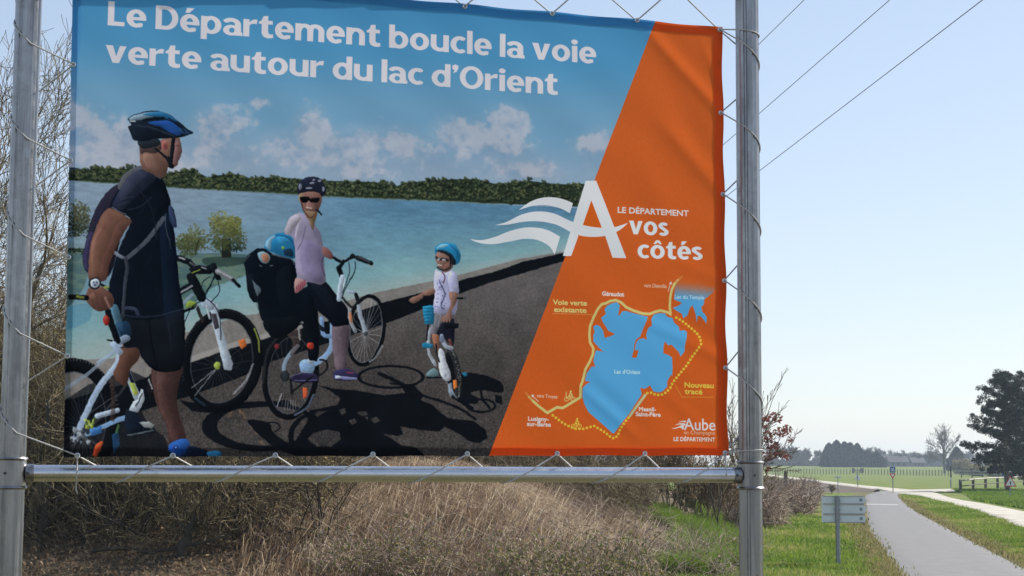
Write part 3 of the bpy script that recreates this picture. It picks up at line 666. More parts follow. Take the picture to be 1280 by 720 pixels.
for cx, cy, rx, ry in [(375.5, 233, 2, 4), (390, 229, 3, 1.6), (386, 235, 4, 1.3), (399, 226, 2.2, 1.5), (392, 225, 2, 1.2), (404, 236, 1.4, 3)]: disc(cx, cy, rx, ry, (142, 146, 166), .75)
# handlebar and front fork
line([(417, 322), (423, 326), (430, 327), (441, 321), (447, 323)], 3.4, BL_, 1, True); line([(423, 335), (427, 345)], 6, BL_); line([(423, 336), (430, 326)], 4.5, BL_); disc(441, 320, 3.2, 3, BL_); line([(447, 322), (464, 329)], 5.6, (30, 34, 38)); line([(448, 321), (462, 327)], 1.3, (90, 92, 96), .8); line([(460, 330), (465, 334)], 1.2, (150, 150, 150), .8); line([(420, 320), (432, 324)], 1.2, (130, 132, 135), .8)
line([(428, 346), (425, 362), (424, 374)], 6, (150, 164, 180), 1, True); line([(431, 348), (429, 362)], 1.6, (186, 196, 206), .8); line([(436, 328), (437, 340), (432, 355), (428, 366)], 1.0, (16, 28, 38), .9, True); line([(444, 327), (443, 340), (434, 356), (427, 372)], 1.2, (16, 28, 38), .9, True)
poly([(434, 361), (443, 364), (443, 368), (434, 366)], (136, 150, 168)); line([(446, 368), (450, 392), (457, 417)], 5, (140, 150, 162), 1, True); line([(437, 387), (438, 400), (444, 414)], 4.5, (128, 132, 138), 1, True); line([(445, 368), (448, 378)], 4.5, BL_); line([(428, 372), (440, 384), (448, 376)], 3, (30, 32, 36), .9, True); disc(457, 417, 3, 3, (60, 64, 70)); poly([(436, 390), (440, 391), (440, 404), (437, 402)], (200, 110, 64), .8)
# ---- boy
line([(541, 408), (536, 418), (536, 440), (544, 456)], 4, (154, 158, 166), 1, True); line([(535, 405), (533, 425)], 2, (24, 26, 32))
W3 = ell(566.5, 466, 9.5, 32.5, -8, 40)
poly(W3, (44, 46, 48))
for i in range(70):
    q = rng.uniform(-1.5, 1.5); x = 566.5 + 8.2 * math.cos(q) * rng.uniform(.55, 1) + 32 * math.sin(q) * math.sin(R_(8)) ; y = 466 + 31 * math.sin(q); disc(x, y, .8, .6, (112, 110, 106), .8)
poly(ell(562.5, 466, 5.5, 26, -8, 30), (24, 26, 30)); poly([(560, 480), (564, 478), (567, 492), (563, 496), (560, 490)], (120, 132, 150), .9); poly([(566, 475), (570, 475), (571, 484), (567, 487)], (216, 110, 48)); line([(570, 497), (558, 478)], 1.5, (130, 138, 150), .6)
poly([(549, 400), (566, 398), (568, 412), (566, 432), (556, 424), (546, 420)], (30, 32, 44), 1, True)
poly([(541, 388), (556, 390), (556, 399), (550, 406), (545, 417), (538, 417), (539, 404)], (118, 116, 124), 1, True); line([(543, 392), (541, 408)], 1.2, (80, 78, 88), .7); line([(551, 394), (547, 408)], 1, (150, 148, 156), .7)
poly([(540, 418), (548, 419), (549, 428), (547, 440), (543, 432), (541, 425)], (146, 92, 70), 1, True); line([(562, 425), (564, 434)], 3.4, (110, 60, 54), .9); line([(552, 420), (556, 432), (564, 435)], 5, (150, 156, 172), 1, True); disc(552, 424, 3, 5, (94, 104, 130), .8)
poly([(548, 437), (554, 438), (557, 450), (562, 464), (563, 474), (556, 476), (549, 464)], (170, 172, 180), 1, True); line([(545, 430), (546, 444), (549, 452)], 2, (28, 30, 34)); disc(556, 469, 2, 2.4, (130, 132, 142), .9)
poly([(527, 430), (531, 428), (541, 431), (540, 435), (528, 435)], (30, 118, 156)); poly([(577, 466), (582, 465), (584, 469), (580, 471)], (30, 110, 146)); poly([(533, 467), (542, 460), (548, 466), (547, 470), (535, 471)], (88, 112, 118), 1, True); line([(534, 472), (552, 472)], 2, (20, 24, 30))
poly([(544, 337), (550, 340), (564, 338), (571, 345), (573, 362), (573, 367), (570, 391), (562, 393), (552, 392), (541, 388), (543, 370), (542, 350)], (158, 156, 190), 1, True); poly([(562, 340), (571, 346), (573, 365), (564, 366), (560, 352)], (174, 174, 208), .6, True)
for k in range(34):
    x, y = rng.uniform(545, 557), rng.uniform(350, 386); line([(x, y), (x + rng.uniform(-3, 3), y + rng.uniform(-2, 3))], .9, (66, 68, 100), .6)
line([(549, 352), (556, 368), (551, 382), (555, 386)], 1.5, (48, 50, 80), .75, True); poly([(561, 366), (572, 366), (570, 378), (565, 388), (564, 400), (553, 402), (551, 398), (558, 392), (563, 380)], (132, 94, 82), 1, True)
for k in range(4): line([(553 + k * 2.8, 397), (551.5 + k * 3.4, 402.5)], 1.5, (140, 100, 90), .9)
poly([(511, 376), (514, 372), (522, 369), (533, 363), (542, 361), (543, 367), (530, 371), (522, 377), (516, 379)], (132, 94, 80), 1, True); line([(530, 371), (541, 371)], 3, (24, 26, 32)); poly([(528, 383), (541, 381), (543, 396), (541, 405), (531, 405)], (30, 120, 158))
for k in range(5): line([(529 + k * .3, 386 + k * 4), (542, 385 + k * 4)], .9, (18, 72, 104), .8)
line([(572, 373), (580, 372.5)], 2.6, (22, 24, 28)); disc(580.5, 372.5, 1.8, 2.4, (70, 72, 76)); poly([(553, 405), (562, 403), (573, 404.5), (573, 410), (556, 411)], BL_)
poly([(544, 316), (560, 314), (564, 322), (561, 332), (553, 337), (546, 331)], (128, 92, 80), 1, True); poly([(556, 330), (566, 328), (563, 338), (553, 340)], (118, 76, 64), .9, True); disc(567, 326, 2.4, 3.4, (150, 96, 78), .9)
line([(544.5, 322), (549, 325), (553, 323.5), (559, 325)], 2.8, (26, 26, 32), .85); disc(548, 324.5, 1.9, 1.4, (180, 180, 190), .8); disc(554.5, 325, 2.2, 1.5, (180, 180, 190), .7); line([(547, 331), (552, 332)], 1.2, (210, 190, 180), .9)
poly([(543, 311), (548, 306), (557, 303.5), (567, 305), (573, 312), (576, 320), (573, 329), (569, 330), (566, 322), (558, 315), (548, 313), (544, 318)], (30, 122, 170), 1, True); poly([(545, 310), (551, 306), (560, 305), (556, 309), (548, 311)], (130, 174, 190), .75, True); poly([(544, 313), (556, 313), (566, 320), (570, 330), (564, 330), (560, 320), (548, 315)], (22, 28, 38), .9, True); line([(562, 306), (570, 313), (573, 322)], 1.3, (20, 76, 116), .8, True)
line([(562, 322), (562, 334), (553, 338), (546, 334)], 1.8, (28, 26, 34), .9, True); line([(552, 340), (556, 346), (554, 354)], 1.6, (80, 40, 46), .8, True)
RELIEF = 0.0
# photographic softness: slightly uneven edges, fine texture, a touch of blur
wx = ((fbm(TH, TW, 9, 3, 41) - .5) * 3.4).astype(np.float32); wy = ((fbm(TH, TW, 9, 3, 42) - .5) * 3.4).astype(np.float32)
def warp():
    fx = np.clip(_xx + wx, 0, TW - 1.001); fy = np.clip(_yy + wy, 0, TH - 1.001); xi = fx.astype(int); yi = fy.astype(int); a = (fx - xi)[..., None]; b = (fy - yi)[..., None]
    return (IMG[yi, xi] * (1 - a) + IMG[yi, xi + 1] * a) * (1 - b) + (IMG[yi + 1, xi] * (1 - a) + IMG[yi + 1, xi + 1] * a) * b
low_ = smooth(205, 240, PY)[..., None]
wr = warp()
bl = (np.roll(wr, 1, 0) + np.roll(wr, -1, 0) + np.roll(wr, 1, 1) + np.roll(wr, -1, 1) + 2 * wr) / 6
land = smooth(-6, 8, PY - np.interp(PX, [q[0] for q in WTOP][::-1], [q[1] for q in WTOP][::-1]))
tex = 1 + ((fbm(TH, TW, 5, 3, 43) - .5) * (.07 + .13 * land) + (fbm(TH, TW, 34, 4, 44) - .5) * (.04 + .16 * land))[..., None] * low_
IMG[:] = bl * tex
IMG[:] = IMG * .86 + IMG.mean(-1, keepdims=True) * .14
# ---- orange field
org = mixc((184, 86, 40), (187, 84, 35), smooth(30, 560, PY)) * (1 + (fbm(TH, TW, 5, 3, 21)[..., None] - .5) * .05)
paint(cover_edges(edges(T([(829, 0), (930, 0), (930, 600), (599.5, 600)]))), org)
# ---- logo
WH = (206, 200, 204)
def L1(p): return Z(560, 180, 3.5556, p)
def bez(p): return curve(p, 5, False)
poly(L1([(612, 163), (658, 163), (793, 507), (731, 505), (697, 405), (580, 405), (547, 498), (510, 497)]) , WH)
poly(L1([(637, 250), (684, 374), (594, 374)]), (190, 86, 32))
poly(L1([(584, 392), (694, 392), (700, 410), (576, 410)]), (190, 86, 32))
poly(np.r_[bez(L1([(206, 361), (260, 346), (330, 312), (400, 299), (470, 308), (540, 340), (600, 360), (670, 371), (735, 370), (800, 350)])), bez(L1([(800, 350), (760, 384), (700, 408), (620, 412), (555, 396), (480, 358), (400, 343), (330, 346), (265, 358), (206, 361)]))], WH)
poly(np.r_[bez(L1([(314, 293), (370, 254), (435, 236), (500, 241), (556, 262)])), bez(L1([(541, 307), (500, 286), (440, 272), (380, 274), (314, 293)]))], WH)
poly(np.r_[bez(L1([(96, 423), (150, 427), (210, 412), (270, 388), (340, 371), (400, 372), (450, 385), (498, 412)])), bez(L1([(474, 491), (450, 454), (400, 427), (340, 421), (270, 434), (200, 445), (140, 440), (96, 423)]))], WH)
# ---- type
def glyph_edges(body, spacing=1.0):
    cu = bpy.data.curves.new('type', 'FONT'); cu.body = body; cu.size = 1.0; cu.resolution_u = 4; cu.space_character = spacing
    ob = bpy.data.objects.new('type', cu); COL.objects.link(ob)
    dg = bpy.context.evaluated_depsgraph_get()
    me = ob.evaluated_get(dg).to_mesh()
    V = np.array([v.co[:2] for v in me.vertices]); cnt = {}
    for p in me.polygons:
        for a, b in p.edge_keys: cnt[(a, b)] = cnt.get((a, b), 0) + 1
    E = np.array([[*V[a], *V[b]] for (a, b), c in cnt.items() if c == 1])
    ob.evaluated_get(dg).to_mesh_clear()
    bpy.data.objects.remove(ob); bpy.data.curves.remove(cu)
    return E

CAPH = 0.70
def text(body, p0, p1, cap, col, bold=0.0, alpha=1.0, sp=1.0):
    """set type on the baseline p0-p1 (photo px), cap height in photo px"""
    E = glyph_edges(body, sp)
    A, B = T([p0, p1]); C = T([(p0[0], p0[1] - cap)])[0]
    x0, x1 = min(E[:, 0].min(), E[:, 2].min()), max(E[:, 0].max(), E[:, 2].max())
    ux = (B - A) / (x1 - x0); hgt = np.linalg.norm(C - A) / CAPH
    uy = np.array([0, -hgt])
    P = A + (E[:, [0]] - x0) * ux + E[:, [1]] * uy; Q = A + (E[:, [2]] - x0) * ux + E[:, [3]] * uy
    res = [cover_edges(np.c_[P, Q])]
    if bold > 0:
        for a, b in zip(P, Q): res.append(stroke_cov([a, b], bold * hgt))
    paint(union(res), col, alpha)

# heavy humanist alphabet for the headline, drawn with a broad pen (cap height 1)
XH = 0.735; HX, HY = 0.110, 0.080
def arc(cx, cy, rx, ry, a0, a1, n=14):
    return [(cx + rx * math.cos(R_(a0 + (a1 - a0) * i / n)), cy + ry * math.sin(R_(a0 + (a1 - a0) * i / n))) for i in range(n + 1)]
def gl(ch):
    """returns advance width, list of pen strokes, list of filled polygons"""
    st = lambda x, y0, y1: [(x, y0), (x + 2 * HX, y0), (x + 2 * HX, y1), (x, y1)]
    oo = lambda x, wd, top=XH: arc(x + wd / 2, top / 2, wd / 2 - HX, top / 2 - HY + .01, 0, 360, 28)
    acute = lambda x: [(x - .02, .79), (x + .12, .79), (x + .30, 1.0), (x + .04, 1.0)]
    if ch == 'L': return .58, [], [st(0, 0, 1), [(0, 0), (.58, 0), (.58, .175), (0, .175)]]
    if ch == 'D': return .80, [[(HX, 1 - HY), (.34, 1 - HY)] + arc(.36, .5, .80 - .36 - HX, .5 - HY, 90, -90) + [(HX, HY)]], [st(0, 0, 1)]
    if ch == 'O': return .92, [oo(0, .92, 1.0)], []
    if ch in 'eé':
        s = arc(.345, XH / 2, .345 - HX, XH / 2 - HY + .01, 0, 300, 26) + [(.56, .105)]
        f = [[(.1, .295), (.685, .295), (.69, .37), (.68, .43), (.1, .42)]]
        if ch == 'é': f.append(acute(.2))
        return .68, [s], f
    if ch in 'oô':
        f = [] if ch == 'o' else [[(.15, .79), (.28, .79), (.37, .88), (.46, .79), (.59, .79), (.45, 1.0), (.29, 1.0)]]
        return .73, [oo(0, .73)], f
    if ch == 'c': return .58, [arc(.36, XH / 2, .36 - HX, XH / 2 - HY + .01, 52, 308, 20)], []
    if ch == 'p': return .73, [oo(0, .73)], [st(0, -.25, XH - .01)]
    if ch == 'b': return .73, [oo(0, .73)], [st(0, 0, 1.02)]
    if ch == 'd': return .73, [oo(0, .73)], [st(.73 - 2 * HX, 0, 1.02)]
    if ch == 'a':
        return .66, [arc(.29, .47, .24, XH - HY - .47, 150, 10, 10) + [(.53, .40), (.53, .10)]], [np.r_[arc(.29, .215, .29, .225, 0, 360, 24), arc(.315, .215, .10, .105, 0, 360, 24)].tolist(), [(.41, .0), (.70, .0), (.70, .13), (.648, .15), (.648, .3), (.41, .3)]]
    if ch == '#':
        return .66, [arc(.285, .44, .26, XH - HY - .44, 140, 20, 8) + [(.285 + .26 - .01, .40), (.545, .16), (.60, HY)], arc(.28, .205, .28 - HX, .205 - HY + .02, 0, 360, 20)], []
    if ch == 'r': return .50, [], [st(0, 0, XH), [(.20, .40)] + [(.24, .50), (.32, .55), (.42, .555), (.48, .54), (.51, XH - .005), (.44, XH + .015), (.34, XH - .01), (.20, .60)]]
    if ch == 't': return .52, [], [[(.10, XH - .16), (0, XH - .16), (0, XH - .07), (.10, XH), (.16, .92), (.335, .94), (.335, XH), (.50, XH), (.50, XH - .16), (.335, XH - .16), (.335, .25), (.37, .17), (.44, .155), (.51, .17), (.53, .02), (.42, -.015), (.28, -.01), (.16, .05), (.10, .18)]]
    if ch == 'n': return .70, [[(HX, .42)] + arc(.36, .44, .70 - .36 - HX, XH - HY - .44, 140, 0, 9) + [(.70 - HX, 0)]], [st(0, 0, XH)]
    if ch == 'm': return 1.08, [[(HX, .42)] + arc(.34, .44, .21, XH - HY - .44, 140, 0, 9) + [(.55, 0)], [(.55, .42)] + arc(.74, .44, .22, XH - HY - .44, 140, 0, 9) + [(.96, 0)]], [st(0, 0, XH)]
    if ch == 'u': return .70, [[(HX, XH)] + [(HX, .30)] + arc(.36, .28, .36 - HX, .28 - HY, 180, 330, 9)], [st(.70 - 2 * HX, 0, XH)]
    if ch == 'l': return 2 * HX, [], [st(0, 0, 1.02)]
    if ch == 'i': return 2 * HX + .02, [], [st(.01, 0, XH), arc(HX + .01, .91, .135, .115, 0, 345, 16)]
    if ch == 'v': return .72, [], [[(0, XH), (.25, XH), (.37, .28), (.49, XH), (.72, XH), (.47, 0), (.25, 0)]]
    if ch == 's': return .54, [arc(.28, XH - HY - .13, .18, .13, 35, 200, 8) + arc(.26, .13 + HY, .18, .14, 20, -145, 8)], []
    if ch == '’': return .24, [], [[(.02, .80), (.0, .96), (.12, 1.04), (.24, .98), (.24, .86), (.17, .70), (.03, .64), (.10, .78)]]
    return .30, [], []
def headline(body, p0, p1, cap, col, gap=.062):
    A, B = T([p0, p1]); C = T([(p0[0], p0[1] - cap)])[0]
    items = []; x = 0
    for ch in body:
        wd, s, f = gl(ch)
        if ch == ' ': x += .27; continue
        items.append((x, s, f)); x += wd + gap
    x -= gap
    ux = (B - A) / x; uy = np.array([0, -np.linalg.norm(C - A)])
    for x0, s, f in items:
        res = []
        for pl in f:
            pl = np.array(pl, float)
            if len(pl) == 50:       # ring: outer and inner outline
                g_ = A + (pl[:, [0]] + x0) * ux + pl[:, [1]] * uy; res.append(cover_edges(np.r_[edges(g_[:25]), edges(g_[25:])])); continue
            res.append(cover_edges(edges(A + (pl[:, [0]] + x0) * ux + pl[:, [1]] * uy)))
        for pl in s:
            pl = np.array(pl, float); P = A + (pl[:, [0]] + x0) * ux + pl[:, [1]] * uy
            sx, sy = 2 * HX * abs(ux[0]), 2 * HY * abs(uy[1])
            Pq = np.repeat(P, 1, 0)
            r = []
            Q = Pq / np.array([sx, sy])
            for a, b in zip(Q[:-1], Q[1:]):
                t = b - a; Ln = math.hypot(*t)
                if Ln < 1e-6: continue
                nr = np.array([-t[1], t[0]]) / Ln * .5
                r.append(cover_edges(edges(np.array([a + nr, b + nr, b - nr, a - nr]) * np.array([sx, sy]))))
            for p in (Q if np.allclose(Q[0], Q[-1]) else Q[1:-1]):
                q = np.linspace(0, 2 * math.pi, 24, endpoint=False)
                r.append(cover_edges(edges((p + np.c_[np.cos(q), np.sin(q)] * .5) * np.array([sx, sy]))))
            res += r
        paint(union(res), col)
HW = (200, 192, 196)
headline("Le Département boucle la voie", (134.5, 31.5), (744.5, 80), 30.2, HW)
headline("verte autour du lac d’Orient", (131.5, 78), (697, 118.5), 29.6, HW)
text("LE DÉPARTEMENT", (772, 265.8), (860.5, 270.2), 7.2, (204, 196, 196), .05)
headline("vos", (786, 292.5), (835.5, 295), 23, (208, 200, 202)); headline("côtés", (797, 322.3), (877.5, 325.2), 23, (208, 200, 202))
# ---- map
BLU = (80, 148, 192)
def A_(p): return Z(720, 360, 6, p)
def B_(p): return Z(640, 450, 6, p)
lake = A_([(215, 160), (235, 130), (275, 112), (310, 105), (330, 130), (318, 200), (330, 205), (345, 175), (375, 170), (420, 185), (480, 200), (540, 215), (530, 245), (505, 300), (480, 365), (450, 385), (437, 420), (432, 470), (418, 515), (430, 525), (455, 520), (468, 468), (440, 465), (447, 420), (460, 395), (480, 380), (505, 375), (530, 390), (525, 350), (540, 300), (570, 280), (565, 230), (580, 200), (620, 188), (665, 190), (680, 215), (720, 225), (735, 262), (770, 290), (775, 320), (810, 315), (830, 330), (830, 370), (815, 440), (815, 470), (785, 515), (770, 480), (740, 450), (715, 425), (690, 430), (665, 400), (655, 440), (655, 490), (690, 500), (720, 520), (725, 590), (722, 660)]) + \
    B_([(1192, 110), (1165, 160), (1165, 200), (1130, 235), (1100, 243), (1060, 235), (1035, 190), (1000, 215), (960, 210), (975, 255), (880, 400), (760, 555), (640, 450), (570, 390), (540, 330), (525, 270), (530, 210), (550, 185), (585, 165), (545, 155), (560, 100), (600, 45), (622, 52)]) + \
    A_([(145, 590), (130, 550), (140, 500), (150, 465), (205, 480), (165, 440), (130, 400), (130, 350), (140, 330), (130, 290), (150, 275), (180, 285), (205, 320), (215, 375), (285, 350), (285, 340), (240, 320), (225, 290), (200, 255), (190, 220), (225, 195)])
poly(lake, BLU)
def C_(p): return Z(770, 330, 7.2, p)
tl = cover_edges(edges(T(C_([(560, 130), (530, 200), (520, 320), (590, 350), (560, 375), (505, 395), (540, 420), (590, 450), (600, 490), (640, 460), (660, 400), (685, 370), (700, 410), (715, 460), (722, 530), (735, 465), (760, 470), (790, 505), (812, 540), (815, 480), (800, 455), (775, 430), (765, 390), (790, 360), (790, 320), (860, 265), (890, 220), (700, 130)]))))
x0, y0, cv = tl
fade = smooth(347, 376, PY[y0:y0 + cv.shape[0], x0:x0 + cv.shape[1]] - 0.10 * (PX[y0:y0 + cv.shape[0], x0:x0 + cv.shape[1]] - 845))
paint((x0, y0, (cv * fade).astype(np.float32)), BLU)
OL = (188, 176, 108)
RT = [(837.6, 392.5), (833, 390), (825, 388), (818, 390), (811.7, 392.5), (803, 391.7), (791.7, 388), (783, 384), (776.7, 378), (770, 375), (763, 376), (757.5, 379), (752.5, 380), (747.5, 386), (741.7, 397.5), (737.5, 408), (736.7, 418), (737.5, 428), (741.7, 435), (741, 443), (736.7, 453), (731.7, 461.7), (728, 476.7), (725.8, 482), (725, 496.7), (713, 504), (703, 510), (696, 509), (684, 516), (673, 507.5), (666, 501)]
line(RT, 3.3, OL)
line([(666, 501), (661, 496)], 3.1, OL, .6); line([(661, 496), (657, 491)], 2.8, OL, .3)
line([(837.6, 393), (836.7, 382.8), (837.4, 371.7), (839.4, 362), (843, 354.5)], 3.3, OL); line([(843, 354.5), (847, 350)], 3.1, OL, .65); line([(847, 350), (852, 346)], 2.8, OL, .3)
line(B_([(1000, 262), (885, 418)]), 3.4, (172, 170, 128))
YD = (222, 176, 60)
def dots(pts, step=4.75, r=1.45):
    P = np.array(pts, float); d = np.r_[0, np.cumsum(np.hypot(*np.diff(P, axis=0).T))]
    for s in np.arange(0, d[-1] + .1, step):
        x, y = np.interp(s, d, P[:, 0]), np.interp(s, d, P[:, 1]); poly([(x - r, y - r), (x + r, y - r), (x + r, y + r), (x - r, y + r)], YD)
dots(B_([(305, 415), (360, 458), (410, 490), (470, 515), (530, 517), (580, 503), (615, 495), (660, 520), (700, 545), (740, 578), (765, 588), (795, 565), (805, 530), (830, 490), (855, 455), (880, 425)]))
dots(B_([(1015, 248), (1045, 245), (1075, 260), (1100, 262), (1130, 258), (1160, 240), (1190, 205)]) + A_([(725, 710), (760, 665), (830, 580), (870, 515), (920, 450), (940, 415), (925, 370), (900, 335), (840, 285), (790, 245), (725, 208)]))
MT = (206, 192, 188)
text("Géraudot", (753, 369.2), (780, 370.4), 5.2, MT, .07)
text("Voie verte", (691, 380.6), (733.6, 381.8), 6.2, (200, 186, 112), .06); text("existante", (692.5, 389.6), (733, 390.8), 6.2, (200, 186, 112), .06)
line([(690, 391.8), (739, 393), (742, 396)], .6, (196, 178, 104), .7, rnd=False)
text("vers Dienville", (804.8, 358.7), (833, 360.1), 4.6, (214, 172, 150), .03); line([(834.8, 364), (838, 353.5)], .8, MT); poly([(838.6, 351.5), (840, 355.6), (836, 354.8)], MT)
text("Lac du Temple", (843.3, 373), (879.8, 374.2), 4.6, (168, 196, 208), .03); text("Lac d’Orient", (768, 466.7), (800, 467.6), 4.8, (178, 204, 216), .04)
text("vers Troyes", (670.8, 496.5), (696.3, 498), 4.4, (214, 172, 150), .03); line([(673, 502), (666, 495)], .8, MT); poly([(664, 493), (668, 494), (665.5, 497)], MT)
text("Lusigny-", (660, 525.7), (685.4, 526.6), 5.2, MT, .07); text("sur-Barse", (658.7, 532.2), (688, 533.2), 5.2, MT, .07)
text("Mesnil-", (799, 513.6), (820, 514.2), 5.0, MT, .07); text("Saint-Père", (795, 519.8), (825.8, 520.8), 5.0, MT, .07)
text("Nouveau", (856, 484), (891.6, 485), 6.4, (226, 180, 70), .05); text("tracé", (856, 492), (877.7, 492.9), 6.4, (226, 180, 70), .05)
line([(844, 481.5), (852.7, 496.2), (892.5, 496.4)], .6, (220, 160, 60), .85, rnd=False)
def icon(x, y, s, c):
    for dx in (-4, 4): ring(x + dx * s, y + 3.2 * s, 2.9 * s, 2.9 * s, .8 * s, c, .95)
    line([(x - 4 * s, y + 3.2 * s), (x - 1 * s, y - .6 * s), (x + 3 * s, y - .4 * s), (x + 4 * s, y + 3.2 * s)], .9 * s, c); line([(x - 1 * s, y - .6 * s), (x + .6 * s, y - 4.4 * s), (x + 3 * s, y - 1.6 * s)], 1.3 * s, c); line([(x - 1 * s, y - .6 * s), (x + .6 * s, y + 1 * s), (x, y + 3.6 * s)], 1.1 * s, c); disc(x + 1.2 * s, y - 6 * s, 1.2 * s, 1.3 * s, c)
icon(712, 495.5, 1.02, (200, 186, 112)); icon(720, 529.5, 1.0, (226, 180, 70)); line([(707.5, 490), (707.5, 497)], 1, (200, 186, 112))
text("Aube", (855, 537.2), (893.6, 538), 14.6, (206, 192, 190), .018); text("en Champagne", (854.7, 542.6), (893.2, 543.4), 4.8, (216, 176, 158), .0)
text("LE DÉPARTEMENT", (842.2, 551), (893.6, 551.8), 4.9, (208, 196, 194), .05)
def G_(p): return Z(820, 470, 7.2, p)
for w_ in ([(200, 418), (225, 405), (270, 402), (262, 418), (235, 412)], [(170, 442), (215, 424), (262, 428), (256, 448), (215, 436)], [(140, 470), (185, 462), (230, 442), (252, 458), (240, 482), (215, 464), (175, 474)]):
    poly(G_(w_), (206, 192, 190), .95, True)
# paper-side grain of the print
IMG *= (1 + (rng.random((TH, TW, 1)).astype(np.float32) - .5) * .03)
PRINT_K = 0.635    # display-linear of the photograph's print divided by this is its ink reflectance
lin = np.clip(IMG, 0, 1) ** 2.2 / PRINT_K
lin = np.clip(lin, 0, .92)
enc = np.where(lin <= 0.0031308, lin * 12.92, 1.055 * np.power(np.maximum(lin, 1e-6), 1 / 2.4) - .055)
bimg = bpy.data.images.new('banner_print', TW, TH, alpha=False, float_buffer=False)
buf = np.ones((TH, TW, 4), np.float32); buf[..., :3] = enc[::-1]
bimg.pixels.foreach_set(buf.ravel()); bimg.update(); bimg.pack()
# ------------------------------------------------------------------ terrain
def lerp_line(Y, pts):
    return np.interp(Y, [p[0] for p in pts], [p[1] for p in pts])
FOOT = [(0, -9), (18, -7), (22, -1.0), (24, 1.9), (27, 2.7), (35, 4.6), (45, 6.2), (56, 7.6), (80, 11), (120, 18)]       # right foot of the hedge bank (Y, X)
PL = [(-20, -3.5), (5, 1.4), (22, 5.05), (25.65, 5.76), (45.6, 9.38), (70, 14.3), (98, 20.2), (106, 22.2)]
PRt = [(-20, -1.2), (5, 3.7), (22, 7.3), (27.7, 8.4), (41.3, 10.9), (62.8, 14.9), (90, 20.4), (100, 22.6), (106, 24.2)]
def terrain(x, y):
    x = np.asarray(x, float); y = np.asarray(y, float)
    d = lerp_line(y, FOOT) - x
    h = 1.15 * smooth(0, 5.5, d) * smooth(21.0, 30, y) * (1 - smooth(60, 75, y))
    h += 0.22 * smooth(0, 1.5, d) * smooth(21, 24, y) * (1 - smooth(60, 75, y))
    # mound on the far side of the gravel track, where the rail fence and pine stand
    mx = (x - 28.5 - (y - 85) * .22) / 2.6
    h += 0.62 * smooth(0, 1, mx) * smooth(70, 84, y) * (1 - smooth(120, 150, y))
    # fields rise a little towards the far wood
    h += 1.5 * smooth(340, 560, y)
    n = 0.05 * np.sin(x * 1.3 + y * .7) * np.sin(y * 1.1 - x * .5) + .03 * np.sin(x * 3.1 + 1) * np.sin(y * 2.3)
    onp = smooth(0.0, 1.0, np.minimum(x - lerp_line(y, PL) + .3, lerp_line(y, PRt) - x + .3)) * (y < 108)
    near = 1 - smooth(80, 140, y)
    bumps = np.clip(n * near, 0, 1) * (1 - np.clip(onp, 0, 1)) * smooth(12, 22, y)
    return h + bumps * smooth(.3, 1.2, lerp_line(y, PL) - x)

gx = np.unique(np.round(np.r_[-1500, -800, -400, -200, -120, -80, -60, np.arange(-45, -12, 3), np.arange(-12, 32, .45), np.arange(32, 60, 1), np.arange(60, 200, 12), 250, 400, 800, 1500], 3))
gy = np.unique(np.round(np.r_[-300, -200, -80, -40, -20, -8, 0, 8, 14, np.arange(18, 62, .45), np.arange(62, 130, 1.2), np.arange(130, 340, 10), np.arange(340, 640, 20), 700, 900, 1200, 1600], 3))
GX, GY = np.meshgrid(gx, gy)
GZ = terrain(GX, GY)
V = np.stack([GX, GY, GZ], -1).reshape(-1, 3)
nx, ny = len(gx), len(gy)
I = np.arange(nx * ny).reshape(ny, nx)
F = np.stack([I[:-1, :-1], I[:-1, 1:], I[1:, 1:], I[1:, :-1]], -1).reshape(-1, 4)
d = lerp_line(GY, FOOT) - GX
dry = np.maximum(smooth(-1.0, 0.6, d) * smooth(19, 23, GY) * (1 - smooth(58, 66, GY)), .75 * (1 - smooth(13, 18, GY)))
ed_ = np.minimum(np.abs(GX - lerp_line(GY, PL)), np.abs(GX - lerp_line(GY, PRt)))
dry = np.maximum(dry, .75 * (1 - smooth(.3, 1.1, ed_)) * (GY < 106))
soil = smooth(-4.5, -2.5, lerp_line(GY, PL) - 6 - GX) * 0
pxs = [ground(968, 596.5), ground(1043, 606), ground(1105, 615.4)]
m, nt, N, L, b = mat_new('meadow_ground')
tc = N.new('ShaderNodeTexCoord')
def nz_(scale, det=5, rough=.6):
    n = N.new('ShaderNodeTexNoise'); n.inputs['Scale'].default_value = scale; n.inputs['Detail'].default_value = det; n.inputs['Roughness'].default_value = rough
    L.new(tc.outputs['Object'], n.inputs['Vector']); return n
def ramp_(src, a, c, p0=.35, p1=.65):
    r = N.new('ShaderNodeValToRGB'); L.new(src, r.inputs[0]); e = r.color_ramp.elements
    e[0].position = p0; e[0].color = (*a, 1); e[1].position = p1; e[1].color = (*c, 1); return r.outputs[0]
def mix_(f, a, c):
    x = N.new('ShaderNodeMix'); x.data_type = 'RGBA'
    L.new(f, x.inputs[0]); L.new(a, x.inputs[6]); L.new(c, x.inputs[7]); return x.outputs[2]
def msk(src, a, c):
    x = N.new('ShaderNodeMapRange'); x.inputs[1].default_value = a; x.inputs[2].default_value = c; x.interpolation_type = 'SMOOTHSTEP'
    L.new(src, x.inputs[0]); return x.outputs[0]
green = mix_(msk(nz_(.35).outputs[0], .42, .62), ramp_(nz_(3.5, 8, .7).outputs[0], (.07, .11, .014), (.15, .20, .032)), ramp_(nz_(6, 8, .7).outputs[0], (.12, .15, .03), (.21, .22, .06)))
straw = ramp_(nz_(9, 8, .75).outputs[0], (.05, .036, .022), (.20, .15, .095))
a1 = N.new('ShaderNodeAttribute'); a1.attribute_name = 'dry'
c1 = mix_(a1.outputs['Fac'], green, straw)
L.new(c1, b.inputs['Base Color']); b.inputs['Roughness'].default_value = .95; b.inputs['Specular IOR Level'].default_value = .15
